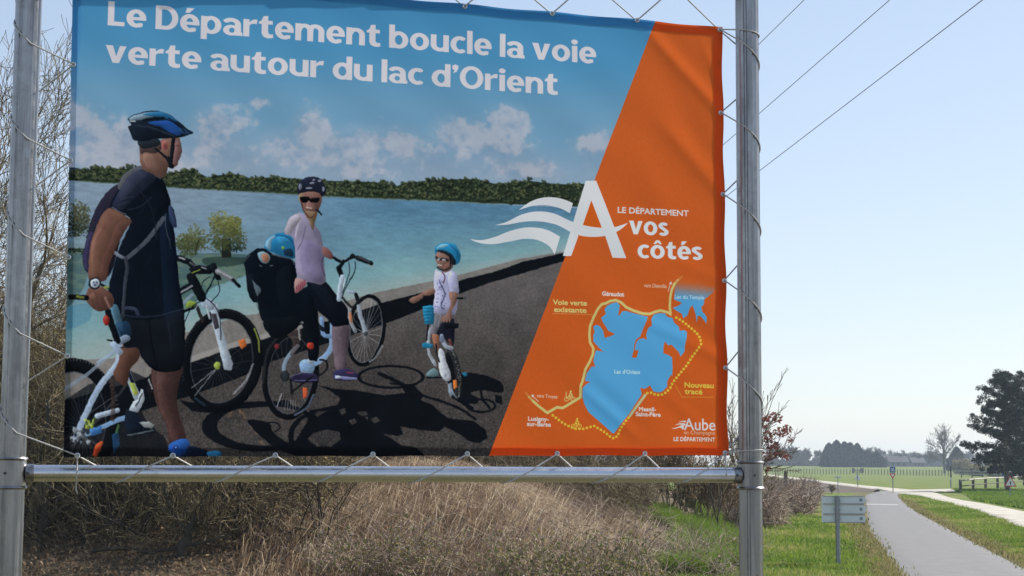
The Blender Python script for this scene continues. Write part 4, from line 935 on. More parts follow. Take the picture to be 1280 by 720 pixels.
bp = N.new('ShaderNodeBump'); bp.inputs['Strength'].default_value = .7; bp.inputs['Distance'].default_value = .06
L.new(nz_(7, 8, .75).outputs[0], bp.inputs['Height']); L.new(bp.outputs[0], b.inputs['Normal'])
M_ground = m
tag(mesh_np('ground', V, F, M_ground, smooth_=True, attr={'dry': dry.ravel()}), kind='structure')

def strip(name, left, right, mat, lift, step=3.0):
    """surface between two ground polylines (lists of (x,y)), draped on the terrain"""
    def rs(P, n):
        P = np.array(P, float); dd = np.r_[0, np.cumsum(np.hypot(*np.diff(P, axis=0).T))]; s = np.linspace(0, dd[-1], n)
        return np.c_[np.interp(s, dd, P[:, 0]), np.interp(s, dd, P[:, 1])]
    n = 120; A, B = rs(left, n), rs(right, n); k = 9
    G = np.stack([A + (B - A) * t for t in np.linspace(0, 1, k)], 1)
    Zt = terrain(G[..., 0], G[..., 1]) + lift
    ed = np.zeros((n, k)); ed[:, 0] = ed[:, -1] = 1
    V = np.concatenate([G, (Zt - ed * (lift + .02))[..., None]], -1).reshape(-1, 3)
    I = np.arange(n * k).reshape(n, k)
    F = np.stack([I[:-1, :-1], I[:-1, 1:], I[1:, 1:], I[1:, :-1]], -1).reshape(-1, 4)
    o = mesh_np(name, V, F, mat); tag(o, kind='structure'); return o

def mat_path():
    m, nt, N, L, b = mat_new('worn_asphalt')
    tc = N.new('ShaderNodeTexCoord')
    n1 = N.new('ShaderNodeTexNoise'); n1.inputs['Scale'].default_value = 55; n1.inputs['Detail'].default_value = 6; L.new(tc.outputs['Object'], n1.inputs['Vector'])
    n2 = N.new('ShaderNodeTexNoise'); n2.inputs['Scale'].default_value = 3.2; n2.inputs['Detail'].default_value = 5; L.new(tc.outputs['Object'], n2.inputs['Vector'])
    r1 = N.new('ShaderNodeValToRGB'); L.new(n1.outputs[0], r1.inputs[0]); e = r1.color_ramp.elements; e[0].position = .3; e[0].color = (.16, .155, .153, 1); e[1].position = .72; e[1].color = (.25, .244, .24, 1)
    r2 = N.new('ShaderNodeValToRGB'); L.new(n2.outputs[0], r2.inputs[0]); e = r2.color_ramp.elements; e[0].position = .3; e[0].color = (.88, .88, .88, 1); e[1].position = .7; e[1].color = (1.05, 1.04, 1.03, 1)
    mx = N.new('ShaderNodeMix'); mx.data_type = 'RGBA'; mx.blend_type = 'MULTIPLY'; mx.inputs[0].default_value = 1; L.new(r1.outputs[0], mx.inputs[6]); L.new(r2.outputs[0], mx.inputs[7])
    L.new(mx.outputs[2], b.inputs['Base Color']); b.inputs['Roughness'].default_value = .85; b.inputs['Specular IOR Level'].default_value = .3
    bp = N.new('ShaderNodeBump'); bp.inputs['Strength'].default_value = .25; bp.inputs['Distance'].default_value = .006; L.new(n1.outputs[0], bp.inputs['Height']); L.new(bp.outputs[0], b.inputs['Normal'])
    return m
M_path = mat_path()
M_chalk = mat_noise('chalk_gravel', (.27, .24, .19), (.58, .53, .45), .9, .95, 0, .5, c3=(.46, .42, .35), bscale=14, detail=8)
M_soil = mat_noise('ploughed_soil', (.05, .032, .022), (.105, .07, .05), 3, .95, 0, .8, bscale=6, detail=8)
M_patch = mat_noise('pale_joint_filler', (.30, .29, .28), (.42, .41, .40), 20, .8)
def gxy(px, py): p = ground(px, py); return (p.x, p.y)
strip('cycle_path', [(x, y) for y, x in PL], [(x, y) for y, x in PRt], M_path, .035)
strip('path_end', [gxy(1086, 617.8), gxy(1092, 615.8), gxy(1104, 614)], [gxy(1104, 619.2), gxy(1108, 617.6), gxy(1114, 616.2)], M_path, .045)
UP = [(955, 592.6), (968, 594), (1015.6, 599.7), (1043, 603), (1071, 606.5), (1099, 608.9), (1128, 611.4), (1148, 613.2), (1170, 616.4), (1181, 621), (1198.5, 624.8), (1226.6, 629), (1280, 638.8), (1400, 662)]
LO = [(955, 594.6), (968, 595.8), (1015.6, 602.3), (1043, 605.6), (1071, 609), (1099, 612.3), (1120, 616.2), (1149, 620.5), (1170, 626), (1184, 629.5), (1198, 633), (1226.6, 641), (1280, 662.5), (1400, 740)]
strip('gravel_track', [gxy(*p) for p in UP], [gxy(*p) for p in LO], M_chalk, .06)
strip('gravel_branch', [gxy(1140, 612.4), gxy(1180, 611.6), gxy(1218, 610.6)], [gxy(1140, 616), gxy(1180, 614.6), gxy(1222, 613.4)], M_chalk, .045)
strip('ploughed_field', [gxy(958, 596.5), gxy(1015, 603), gxy(1060, 609.3), gxy(1100, 614.3)], [gxy(958, 614), gxy(1000, 615), gxy(1050, 616.2), gxy(1092, 615.6)], M_soil, .12)
strip('path_joint', [gxy(1084, 631.2), gxy(1123, 631.9)], [gxy(1084, 632.1), gxy(1123, 632.8)], M_patch, .055)

rs = np.random.default_rng(15)
M_crack = mat_noise('filled_crack', (.12, .116, .114), (.17, .165, .16), 20, .9)
def crack(name, pts, w_):
    pts = curve(pts, 5, False) + rs.normal(size=(len(curve(pts, 5, False)), 2)) * .02; L_, R2 = [], []
    for i, p in enumerate(pts):
        t = pts[min(i + 1, len(pts) - 1)] - pts[max(i - 1, 0)]; t /= np.linalg.norm(t) + 1e-6; n_ = np.array([-t[1], t[0]]) * w_ * rs.uniform(.5, 1.2); L_.append(tuple(p + n_)); R2.append(tuple(p - n_))
    strip(name, L_, R2, M_crack, .041)

# ------------------------------------------------------------------ banner
m, nt, N, L, b = mat_new('printed_banner')
tx_ = N.new('ShaderNodeTexImage'); tx_.image = bimg; tx_.interpolation = 'Linear'
wv = N.new('ShaderNodeTexCoord'); mpv = N.new('ShaderNodeMapping'); mpv.inputs['Scale'].default_value = (900, 900, 260); L.new(wv.outputs['Object'], mpv.inputs[0])
nw = N.new('ShaderNodeTexNoise'); nw.inputs['Scale'].default_value = 1; nw.inputs['Detail'].default_value = 2; L.new(mpv.outputs[0], nw.inputs['Vector'])
bpw = N.new('ShaderNodeBump'); bpw.inputs['Strength'].default_value = .12; bpw.inputs['Distance'].default_value = .001; L.new(nw.outputs[0], bpw.inputs['Height'])
L.new(tx_.outputs[0], b.inputs['Base Color']); b.inputs['Roughness'].default_value = .7; b.inputs['Specular IOR Level'].default_value = .06; L.new(bpw.outputs[0], b.inputs['Normal'])
trn = N.new('ShaderNodeBsdfTranslucent'); L.new(tx_.outputs[0], trn.inputs[0])
mxs = N.new('ShaderNodeMixShader'); mxs.inputs[0].default_value = .48
L.new(b.outputs[0], mxs.inputs[1]); L.new(trn.outputs[0], mxs.inputs[2]); L.new(mxs.outputs[0], N['Material Output'].inputs[0])
M_banner = m
M_hem = mat_noise('banner_backing', (.25, .25, .27), (.32, .32, .34), 30, .7)

EYE_B = [(96.7, 569.5), (216, 569.5), (344, 569), (466, 568), (584, 567.3), (696, 567), (806, 567), (906, 566)]
EYE_T = [(122, -32), (238, -23), (352, -13), (466, -3), (581, 8), (690, 17), (796, 25.5), (899.5, 37)]
EYE_L = [(93, -36), (91.7, 81), (88, 200.5), (85.5, 321.5), (84.4, 445)]
EYE_R = [(899.5, 37), (901, 141), (903.5, 243), (905, 351), (906.5, 460), (906, 566)]
def bulge(a, c):
    """wrinkles of the sheet: towards the camera positive; a, c in plane metres"""
    out = np.zeros_like(a)
    def ridge(p0, p1, wd, amp, tail=.15):
        nonlocal out
        A = np.array(sz(*p0)); B = np.array(sz(*p1)); t = B - A; Ln = np.hypot(*t); t /= Ln
        u = (a - A[0]) * t[0] + (c - A[1]) * t[1]; w_ = -(a - A[0]) * t[1] + (c - A[1]) * t[0]
        out += .43 * amp * np.exp(-(w_ / wd) ** 2) * smooth(-tail, tail * .6, u) * (1 - smooth(Ln - tail * .6, Ln + tail, u))
    ridge((812, 40), (902, 141), .030, -.012); ridge((822, 34), (905, 120), .05, .008); ridge((832, 160), (904, 243), .035, -.009); ridge((850, 150), (908, 215), .05, .006)
    ridge((820, 70), (885, 200), .05, .004); ridge((850, 330), (905, 351), .03, -.006); ridge((806, 400), (908, 452), .03, -.008); ridge((855, 395), (910, 440), .035, .006)
    ridge((728, 486), (790, 540), .022, -.006); ridge((742, 480), (800, 530), .03, .005); ridge((660, 90), (760, 60), .06, .003); ridge((820, 480), (905, 560), .03, -.005)
    ridge((100, 60), (92, 200), .05, .003); ridge((860, 540), (905, 500), .03, .004); ridge((880, 60), (902, 110), .02, -.006); ridge((790, 170), (860, 330), .06, -.004); ridge((84, 445), (140, 490), .03, -.004); ridge((216, 569), (250, 500), .04, .004)
    out += .0022 * np.sin(a * 5.1 + c * 2.2) + .0016 * np.sin(a * 9.3 - c * 7.7 + 1) + .0012 * np.sin(a * 14 + c * 17)
    return out
NA, NC = 260, 190
ua = np.linspace(0, 1, NA); uc = np.linspace(0, 1, NC)
UA, UC = np.meshgrid(ua, uc)
s_ = (S_BL[0] * (1 - UA) + S_BR[0] * UA) * (1 - UC) + (S_TL[0] * (1 - UA) + S_TR[0] * UA) * UC
z_ = (S_BL[1] * (1 - UA) + S_BR[1] * UA) * (1 - UC) + (S_TL[1] * (1 - UA) + S_TR[1] * UA) * UC
# slack edges: slightly hollow between the eyelets
ez = np.array([sz(*p)[1] for p in EYE_R]); es = np.array([sz(*p)[0] for p in EYE_T]); eb = np.array([sz(*p)[0] for p in EYE_B]); el = np.array([sz(*p)[1] for p in EYE_L])
def sagf(q, marks):
    m_ = np.sort(marks); k = np.clip(np.searchsorted(m_, q) - 1, 0, len(m_) - 2)
    t = np.clip((q - m_[k]) / (m_[k + 1] - m_[k]), 0, 1); return np.sin(t * math.pi) ** 2
s_ = s_ - .008 * sagf(z_, ez) * smooth(.93, 1, UA) + .0015 * sagf(z_, el) * (1 - smooth(0, .07, UA))
z_ = z_ - .006 * sagf(s_, es) * smooth(.93, 1, UC) + .003 * sagf(s_, eb) * (1 - smooth(0, .05, UC))
bu = bulge(s_, z_)
P = np.array(pO)[None, None] + s_[..., None] * np.array(pX) + z_[..., None] * np.array([0, 0, 1.0]) + bu[..., None] * np.array(pN)
uvs = np.stack([(s_ - TS0) / (TS1 - TS0), (z_ - TZ0) / (TZ1 - TZ0)], -1)
I = np.arange(NA * NC).reshape(NC, NA)
Fb = np.stack([I[:-1, :-1], I[:-1, 1:], I[1:, 1:], I[1:, :-1]], -1).reshape(-1, 4)
banner = empty('banner', szw(1.5, 1.68))
tag(banner, 'big banner of cyclists by a lake with an orange map panel, laced in its frame', 'banner')
def child(o, root):
    bpy.context.view_layer.update()
    o.parent = root; o.matrix_parent_inverse = root.matrix_world.inverted(); return o
bpy.context.view_layer.update()
sheet = child(mesh_np('printed_sheet', P.reshape(-1, 3), Fb, M_banner, smooth_=True, uv=uvs.reshape(-1, 2)), banner)
# folded hem: a second layer of the same cloth behind each edge
HW_ = .046
def hem(mask_s, name):
    js, is_ = mask_s
    idx = I[js, is_]; Pm = (P - np.array(pN) * .0035)[js, is_]; uvm = uvs[js, is_]
    nC, nA = idx.shape; J = np.arange(nC * nA).reshape(nC, nA)
    Fm = np.stack([J[:-1, :-1], J[1:, :-1], J[1:, 1:], J[:-1, 1:]], -1).reshape(-1, 4)
    child(mesh_np(name, Pm.reshape(-1, 3), Fm, M_banner, smooth_=True, uv=uvm.reshape(-1, 2)), banner)
ka = int(round(HW_ / 2.99 * NA)) + 1; kc = int(round(HW_ / 2.05 * NC)) + 1
hem((slice(0, kc), slice(0, NA)), 'hem'); hem((slice(NC - kc, NC), slice(0, NA)), 'hem'); hem((slice(kc - 1, NC - kc + 1), slice(0, int(ka * .8))), 'hem'); hem((slice(kc - 1, NC - kc + 1), slice(NA - int(ka * 1.1), NA)), 'hem')
# eyelets
me_eye = None
def eyelet(px, py):
    s, z = sz(px, py); p = szw(s, z, float(bulge(np.array([s]), np.array([z]))[0]) + .002)
    mb = MB(); prof = [(.0055, -.002), (.0055, .004), (.0085, .0055), (.0115, .0035), (.0125, 0), (.0125, -.002)]
    rot = Matrix((pX, Vector((0, 0, 1)), pN)).transposed()
    vs = []; n = 14
    for r, h in prof:
        for k in range(n):
            q = 2 * math.pi * k / n; vs.append(rot @ Vector((r * math.cos(q), r * math.sin(q), h)) + p)
    fs = [(i * n + k, i * n + (k + 1) % n, (i + 1) * n + (k + 1) % n, (i + 1) * n + k) for i in range(len(prof) - 1) for k in range(n)]
    mb.add(vs, fs); child(mb.build('eyelet', M_eye, None, True), banner); return p
PB = [eyelet(*p) for p in EYE_B]; PT = [eyelet(*p) for p in EYE_T]
PLf = [eyelet(*p) for p in EYE_L]; PR_ = [PT[-1]] + [eyelet(*p) for p in EYE_R[1:-1]] + [PB[-1]]

# ------------------------------------------------------------------ frame
frame = empty('metal_frame', (pO.x, pO.y, 0)); bpy.context.view_layer.update()
tag(frame, 'tall aluminium post frame with a round bottom rail holding the banner', 'sign frame')
RP = .0545
cL = at(16, 560, 7.12); cLt = at(36.3, 0, 7.12); cR = at(938, 590, 7.965); cRt = at(933.3, 0, 7.965)
def post(cb, ct):
    k = (ct - cb) / (ct.z - cb.z); base = cb - k * cb.z; top = cb + k * (4.15 - cb.z)
    mb = MB(); n = 80; prof = []
    # aluminium extrusion: round with shallow flat grooves running its length
    vs = []
    for z_i in (0, 1):
        c = base if z_i == 0 else top
        for q in range(n):
            a = 2 * math.pi * q / n; r = RP * (1 - (.11 if q % 20 in (15, 16, 17) else .035 if q % 20 in (5, 6, 7, 8) else 0))
            vs.append(c + Vector((r * math.cos(a), r * math.sin(a), 0)))
    fs = [(q, (q + 1) % n, n + (q + 1) % n, n + q) for q in range(n)] + [tuple(range(n - 1, -1, -1)), tuple(range(n, 2 * n))]
    mb.add(vs, fs); o = mb.build('post', M_metal, None, True, 20); child(o, frame); return o, base, k
oL, bL, kL = post(cL, cLt); oR, bR, kR = post(cR, cRt)
def rail(pyL, pyR, zL, zR, name, rr):
    a = bL + kL * zL; c = bR + kR * zR; t = (c - a).normalized()
    mb = MB(); mb.tube([a + t * (RP + .012), c - t * (RP + .012)], rr, 28, True); o = mb.build(name, M_rail, None, True, 30); child(o, frame); return a, c, t
zRL = at(33, 591.5, 7.12).z; zRR = at(922, 594, 7.965).z
rA, rC, rT = rail(0, 0, zRL, zRR, 'bottom_rail', .0345)
zT = szw(*S_TL).z + .16
rail(0, 0, zT, zT, 'top_rail', .0345)
def collar(b0, k, z, post_o, sgn):
    mb = MB(); c = b0 + k * z; r = RP * 1.075
    mb.lathe(c, [(RP * .99, -.066), (r + .003, -.066), (r + .006, -.060), (r + .003, -.054), (r, -.052), (r, .052), (r + .003, .054), (r + .006, .060), (r + .003, .066), (RP * .99, .066)], 40)
    o = mb.build('collar', M_metal, None, True, 35); bpy.context.view_layer.update(); child(o, post_o)
    mb = MB(); mb.tube([c + rT * sgn * (r - .004), c + rT * sgn * (r + .030)], .0385, 26); o2 = mb.build('rail_socket', M_metal, None, True, 30); child(o2, post_o)
    for zz in (-.02,):
        mb = MB(); q = c + Vector((-.012 * sgn, -r - .0005, .0)); mb.tube([q + Vector((0, .004, 0)), q + Vector((0, -.003, 0))], .0055, 10); child(mb.build('screw', M_bolt, None), post_o)
    mb = MB(); q = c + rT * sgn * (r + .012) + Vector((0, -.0375, 0)); mb.tube([q + Vector((0, .004, 0)), q + Vector((0, -.004, 0))], .0075, 12); child(mb.build('screw', M_bolt, None), post_o)
collar(bL, kL, zRL, oL, 1); collar(bR, kR, zRR, oR, -1)

# ------------------------------------------------------------------ lacing cords
CR = .0034
def cord(paths, label):
    root = empty('lacing_cord', paths[0][0]); bpy.context.view_layer.update(); tag(root, label, 'cord', None)
    for p in paths:
        mb = MB(); mb.tube(p, CR, 7); child(mb.build('strand', M_cord, None, True), root)
    return root
def around(b0, k, z0, z1, a0, a1, n=14, rr=RP + CR):
    out = []
    for i in range(n + 1):
        f = i / n; a = R_(a0 + (a1 - a0) * f); z = z0 + (z1 - z0) * f; c = b0 + k * z
        out.append(c + Vector((rr * math.cos(a), rr * math.sin(a), 0)))
    return out
F_ = lambda p: p + pN * .007
# right post: each strand crosses the front of the post, goes round behind it and comes back to the next eyelet
pr = []
for i in range(5):
    a, c = PR_[i], PR_[i + 1]; dz = a.z - c.z
    pr.append([F_(a)] + around(bR, kR, a.z - .17 * dz, a.z - .44 * dz, 245, 360, 8) + around(bR, kR, a.z - .46 * dz, a.z - .80 * dz, 372, 505, 8) + [c - pN * .006, F_(c)])
a = PR_[0]; pr.append([F_(a)] + around(bR, kR, a.z - .004, a.z - .055, 235, 520, 16) + [a - pN * .006])
zk = at(952, 561, 7.96).z
a = PR_[-1]; pr.append([F_(a)] + around(bR, kR, zk - .01, zk + .004, 235, 520, 16) + [a - pN * .006]); pr.append([F_(a) + Vector((0, 0, 0)), a + Vector((.002, -.012, -.06)), rA + rT * ((a - rA).dot(rT)) + Vector((0, -.039, 0))])
cord(pr, 'grey cord wound down the right post of the banner frame')
pl = []
for i in range(len(PLf)):
    a = PLf[i]; c = PLf[i + 1] if i + 1 < len(PLf) else PB[0]; dz = a.z - c.z
    pl.append([F_(a), a - pN * .006] + around(bL, kL, a.z - .24 * dz, a.z - .50 * dz, 35, 180, 8) + around(bL, kL, a.z - .52 * dz, a.z - .78 * dz, 190, 300, 8) + [F_(c)])
cord(pl, 'grey cord wound down the left post of the banner frame')
def rail_pt(x_along, ang, r=.0345 + CR):
    c = rA + rT * x_along; n_ = Vector((rT.y, -rT.x, 0)).normalized()
    return c + n_ * (r * math.cos(R_(ang))) + Vector((0, 0, r * math.sin(R_(ang))))
pb = []
for i in range(len(PB) - 1):
    a, c = PB[i], PB[i + 1]; xa, xc = (a - rA).dot(rT), (c - rA).dot(rT); dx = xc - xa
    q = [F_(a), a - pN * .006]
    q += [rail_pt(xa + dx * .20, 120), rail_pt(xa + dx * .26, 180), rail_pt(xa + dx * .34, 225), rail_pt(xa + dx * .42, 270), rail_pt(xa + dx * .50, 315), rail_pt(xa + dx * .62, 360), rail_pt(xa + dx * .74, 405)]
    q += [F_(c)]
    pb.append(q)
a = PB[0]; xa = (a - rA).dot(rT)
pb.append([F_(a)] + [rail_pt(xa, q) for q in (50, 20, 0, -30, -60, -90)] + [rail_pt(xa, -95) + Vector((0, 0, -.03)), rail_pt(xa + .006, -95) + Vector((0, 0, -.05))])
cord(pb, 'pale cord zigzagging between the banner foot and the bottom rail')
pt = []
tA = bL + kL * zT; n_ = Vector((rT.y, -rT.x, 0)).normalized()
def trp(x, ang): return tA + rT * x + n_ * (.039 * math.cos(R_(ang))) + Vector((0, 0, .039 * math.sin(R_(ang))))
for i in range(len(PT) - 1):
    a, c = PT[i], PT[i + 1]; xa, xc = (a - tA).dot(rT), (c - tA).dot(rT); dx = xc - xa
    pt.append([F_(a)] + [trp(xa + dx * (.42 + .02 * k), -30 + k * 34) for k in range(8)] + [c - pN * .006, F_(c)])
cord(pt, 'thin cord lacing the top edge of the banner in V shapes')
# ------------------------------------------------------------------ plants: materials
M_bark = mat_noise('grey_brown_bark', (.07, .055, .038), (.17, .14, .10), 6, .9, 0, .5, (1, 1, .3))
M_bark_ol = mat_noise('olive_brown_bark', (.055, .047, .025), (.15, .125, .07), 6, .9, 0, .5, (1, 1, .3))
M_twig = mat_tone('bare_twigs', [(.05, .036, .02), (.15, .11, .06), (.36, .29, .17)], .85)
M_twig2 = mat_tone('reddish_twigs', [(.11, .07, .05), (.28, .20, .15), (.52, .42, .34)], .85)
M_drygrass = mat_tone('dry_grass', [(.13, .083, .052), (.32, .225, .145), (.52, .405, .275), (.80, .70, .54)], .8, .46)
M_grass = mat_tone('fresh_grass', [(.055, .105, .012), (.135, .225, .022), (.22, .31, .04), (.42, .38, .14)], .6, .4)
M_verge = mat_tone('dry_verge_grass', [(.12, .14, .035), (.30, .26, .10), (.46, .38, .19)], .75, .3)
M_leaf_br = mat_tone('bramble_leaves', [(.05, .07, .018), (.13, .155, .035), (.27, .21, .07), (.42, .35, .26)], .55, .4)
M_leaf_dead = mat_tone('withered_leaves', [(.10, .065, .04), (.24, .16, .09), (.42, .30, .19)], .8, .3)
M_leaf_red = mat_tone('copper_leaves', [(.07, .02, .018), (.17, .045, .035), (.30, .11, .08)], .6, .35)
M_ivy = mat_tone('backlit_hedge_leaves', [(.07, .055, .02), (.22, .18, .06), (.60, .50, .22)], .6, .5)  # olive leaf tones brightened: the backlit specks are put into the colour
M_pine = mat_tone('pine_needles', [(.008, .014, .010), (.02, .032, .018), (.05, .066, .034)], .7, .05)
M_conifer = mat_tone('far_conifer', [(.010, .020, .014), (.02, .036, .024), (.035, .052, .032)], .8)
M_fartwig = mat_tone('far_bare_crowns', [(.08, .065, .055), (.13, .11, .09), (.18, .155, .13)], .9)
M_palebush = mat_tone('budding_bush', [(.16, .15, .07), (.26, .24, .13), (.34, .31, .18)], .8, .3)

def quads_from(points, size, rs, normal_up=0.0):
    """one small bent leaf (two triangles' worth, one quad) at every point"""
    n = len(points); a = rs.normal(size=(n, 3)); a /= np.linalg.norm(a, axis=1, keepdims=True)
    b = rs.normal(size=(n, 3)); b -= (b * a).sum(1, keepdims=True) * a; b /= np.linalg.norm(b, axis=1, keepdims=True)
    s = np.asarray(size)[:, None] * rs.uniform(.6, 1.3, (n, 1))
    V = np.stack([points - a * s, points - b * s * .45, points + a * s, points + b * s * .45], 1)
    F = np.arange(n * 4).reshape(n, 4)
    return V.reshape(-1, 3), F, np.repeat(rs.random(n), 4)

def blades(base, hgt, wid, lean, rs, droop=.5):
    """curved tapering blade per base point: 2 quads"""
    n = len(base); ang = rs.uniform(0, 2 * math.pi, n); side = np.stack([np.cos(ang), np.sin(ang), np.zeros(n)], 1) * (np.asarray(wid) / 2)[:, None]
    h = np.asarray(hgt)[:, None]; L = np.asarray(lean)
    up = np.array([[0, 0, 1.0]])
    p0 = base; p1 = base + up * h * .55 + L * h * .30; p2 = base + up * h * (1 - droop * np.linalg.norm(L, axis=1, keepdims=True) * .55) + L * h
    V = np.stack([p0 - side, p0 + side, p1 + side * .8, p1 - side * .8, p2 + side * .15, p2 - side * .15], 1)
    b = (np.arange(n) * 6)[:, None]
    F = np.concatenate([b + np.array([[0, 1, 2, 3]]), b + np.array([[3, 2, 4, 5]])])
    return V.reshape(-1, 3), F, n

def grow(rs, root, dirv, length, rad, levels, spread=.5, nb=(3, 4), up=.12, wob=.12, shrink=.66, minr=.0025, seglen=None):
    """recursive branching; returns list of (level, p0, p1, r0, r1)"""
    out = []
    def go(p, d, Ln, r, lv):
        ns = max(3, 6 - lv) if lv < 3 else 3
        pts = [p]; dd = d.copy()
        for i in range(ns):
            dd = dd + rs.normal(size=3) * wob + np.array([0, 0, up * (.3 if lv == 0 else 1)]); dd /= np.linalg.norm(dd)
            pts.append(pts[-1] + dd * Ln / ns)
        re = max(r * .45, minr)
        for i in range(ns):
            a = r + (re - r) * i / ns; b_ = r + (re - r) * (i + 1) / ns
            out.append((lv, pts[i], pts[i + 1], a, b_))
        if lv >= levels: return
        k = rs.integers(nb[0], nb[1] + 1) + (1 if lv == 0 else 0)
        for j in range(k):
            t = rs.uniform(.3, 1.0) if j else 1.0
            q = t * ns; i = min(int(q), ns - 1); pp = pts[i] + (pts[i + 1] - pts[i]) * (q - i)
            nd = dd if j == 0 and lv else (pts[i + 1] - pts[i]) / np.linalg.norm(pts[i + 1] - pts[i])
            v_ = rs.normal(size=3); v_ -= v_.dot(nd) * nd; v_ /= np.linalg.norm(v_)
            nd = nd + v_ * spread * rs.uniform(.5, 1.4); nd /= np.linalg.norm(nd)
            go(pp, nd, Ln * shrink * rs.uniform(.7, 1.15), max(r * (1 - .45 * t) * .62, minr), lv + 1)
    dv = np.array(dirv, float); go(np.array(root, float), dv / np.linalg.norm(dv), length, rad, 0)
    return out

def tree_obj(name, label, cat, loc, specs, seed, bark, twigmat, group=None, trunk_levels=1, leaf=None, sides=6):
    """specs: list of grow kwargs (local coords); one thing with trunk and crown"""
    rs = np.random.default_rng(seed); root = empty(name, loc); tag(root, label, cat, group)
    S = []
    for sp in specs: S += grow(rs, **sp)
    A = [q for q in S if q[0] <= trunk_levels]; B_s = [q for q in S if q[0] > trunk_levels]
    V, F = segs_to_mesh([q[1] for q in A], [q[2] for q in A], [q[3] for q in A], [q[4] for q in A], sides)
    o_ = mesh_np('trunk' if len(specs) == 1 else 'stems', V, F, bark, root, True)
    if len(specs) > 1: o_['kind'] = 'stuff'
    if B_s:
        V, F = segs_to_mesh([q[1] for q in B_s], [q[2] for q in B_s], [q[3] for q in B_s], [q[4] for q in B_s], 3)
        tone = np.repeat(rs.random(len(B_s)), 6)
        mesh_np('crown', V, F, twigmat, root, False, {'tone': tone})
    if leaf:
        mat, per, size, zr = leaf
        E = np.array([q[2] for q in B_s if q[0] >= trunk_levels + 1 and zr[0] < q[2][2] < zr[1]])
        if len(E):
            E = E[rs.random(len(E)) < min(1, per)] if per < 1 else np.repeat(E, int(per), 0)
            E = E + rs.normal(size=E.shape) * size * 1.2
            V, F, t = quads_from(E, np.full(len(E), size), rs); mesh_np('foliage', V, F, mat, root, False, {'tone': t})
    return root

def gz(x, y): return float(terrain(np.array([x]), np.array([y]))[0])
rsG = np.random.default_rng(77)

# ------------------------------------------------------------------ bare trees of the thicket on the left
def spot(px, Y):
    p = at(px, 600, Y); return (p.x, Y, gz(p.x, Y) - .05)
thick = [
 # px, Y, height scale, lean, seed, label
 (-70, 25.5, 3.6, (.12, 0, 1), 11, 'bare tree at the far left edge, half outside the picture'),
 (-12, 27.0, 3.9, (.05, 0, 1), 12, 'tallest bare tree, standing behind the left post'),
 (34, 24.5, 2.5, (.10, 0, 1), 13, 'thin bare tree between the left post and the banner'),
 (66, 29.0, 2.9, (-.05, 0, 1), 14, 'bare tree crown showing beside the lower left of the banner'),
]
for px, Y, hs, ln, sd_, lab in thick:
    sp = [dict(root=(0, 0, 0), dirv=ln, length=hs * 1.05, rad=.075, levels=5, spread=.55, nb=(3, 5), up=.05, wob=.16, shrink=.64, minr=.0042)]
    for k in range(3):
        a = k * 2.1 + sd_; sp.append(dict(root=(.22 * math.cos(a), .22 * math.sin(a), 0), dirv=(.35 * math.cos(a), .35 * math.sin(a), 1), length=hs * .85, rad=.035, levels=4, spread=.6, nb=(3, 4), up=.05, wob=.2, shrink=.66, minr=.0042))
    tree_obj('bare_tree', lab, 'tree', spot(px, Y), sp, sd_, M_bark_ol, M_twig, 'bare trees of the thicket', 1)
# the leaning stem with a forked top seen under the rail
M_bark_dk = mat_noise('dark_brown_bark', (.022, .018, .013), (.06, .048, .032), 5, .85, 0, .5, (1, 1, .3))  # darker brown bark, so the stems stand out from the thicket
def explicit_tree(name, label, loc, limbs, seed, group=None, twigs=40):
    rs = np.random.default_rng(seed); root = empty(name, loc); tag(root, label, 'tree', group); bpy.context.view_layer.update()
    mb = MB()
    for pts, r0, r1 in limbs:
        P_ = [Vector(p) for p in pts]; Pd = []
        for i in range(len(P_) - 1):
            for t in (0, .33, .66): Pd.append(P_[i].lerp(P_[i + 1], t) + Vector(rs.normal(size=3) * r0 * .25))
        Pd.append(P_[-1]); n = len(Pd)
        mb.tube([q - Vector(loc) for q in Pd], [r0 + (r1 - r0) * i / (n - 1) for i in range(n)], 9)
    mb.build('trunk', M_bark_dk, root, True)
    S = []
    for pts, r0, r1 in limbs:
        P_ = [np.array(p) for p in pts]
        for k in range(twigs // len(limbs)):
            i = rs.integers(0, len(P_) - 1); q = P_[i] + (P_[i + 1] - P_[i]) * rs.random() - np.array(loc)
            dv = rs.normal(size=3) * .6 + np.array([0, 0, .7])
            S += grow(rs, q, dv, rs.uniform(.3, .8), .010, 2, .5, (2, 3), .05, .15, .62, .0042)
    V, F = segs_to_mesh([q[1] for q in S], [q[2] for q in S], [q[3] for q in S], [q[4] for q in S], 3)
    mesh_np('crown', V, F, M_twig, root, False, {'tone': np.repeat(rs.random(len(S)), 6)})
Y0 = 23.2
w3 = lambda px, py, Y=Y0: tuple(at(px, py, Y))
explicit_tree('leaning_tree', 'dark leaning trunk forking above the bottom rail, left part of the picture', w3(212, 735), [([w3(212, 735), w3(226, 695), w3(236, 665), w3(252, 630), w3(262, 600), w3(272, 560), w3(285, 500)], .075, .03), ([w3(236, 668), w3(215, 640), w3(205, 615), w3(212, 580)], .035, .018), ([w3(238, 660), w3(256, 652), w3(276, 646)], .022, .008)], 21, 'leaning stems in the thicket', 90)
explicit_tree('leaning_tree', 'slim grey stem leaning left beside the dark forked trunk', w3(168, 730, 24.2), [([w3(168, 730, 24.2), w3(172, 680, 24.2), w3(186, 645, 24.2), w3(203, 618, 24.2), w3(222, 590, 24.2)], .045, .018), ([w3(178, 662, 24.2), w3(170, 630, 24.2), w3(176, 590, 24.2)], .02, .009)], 22, 'leaning stems in the thicket', 70)
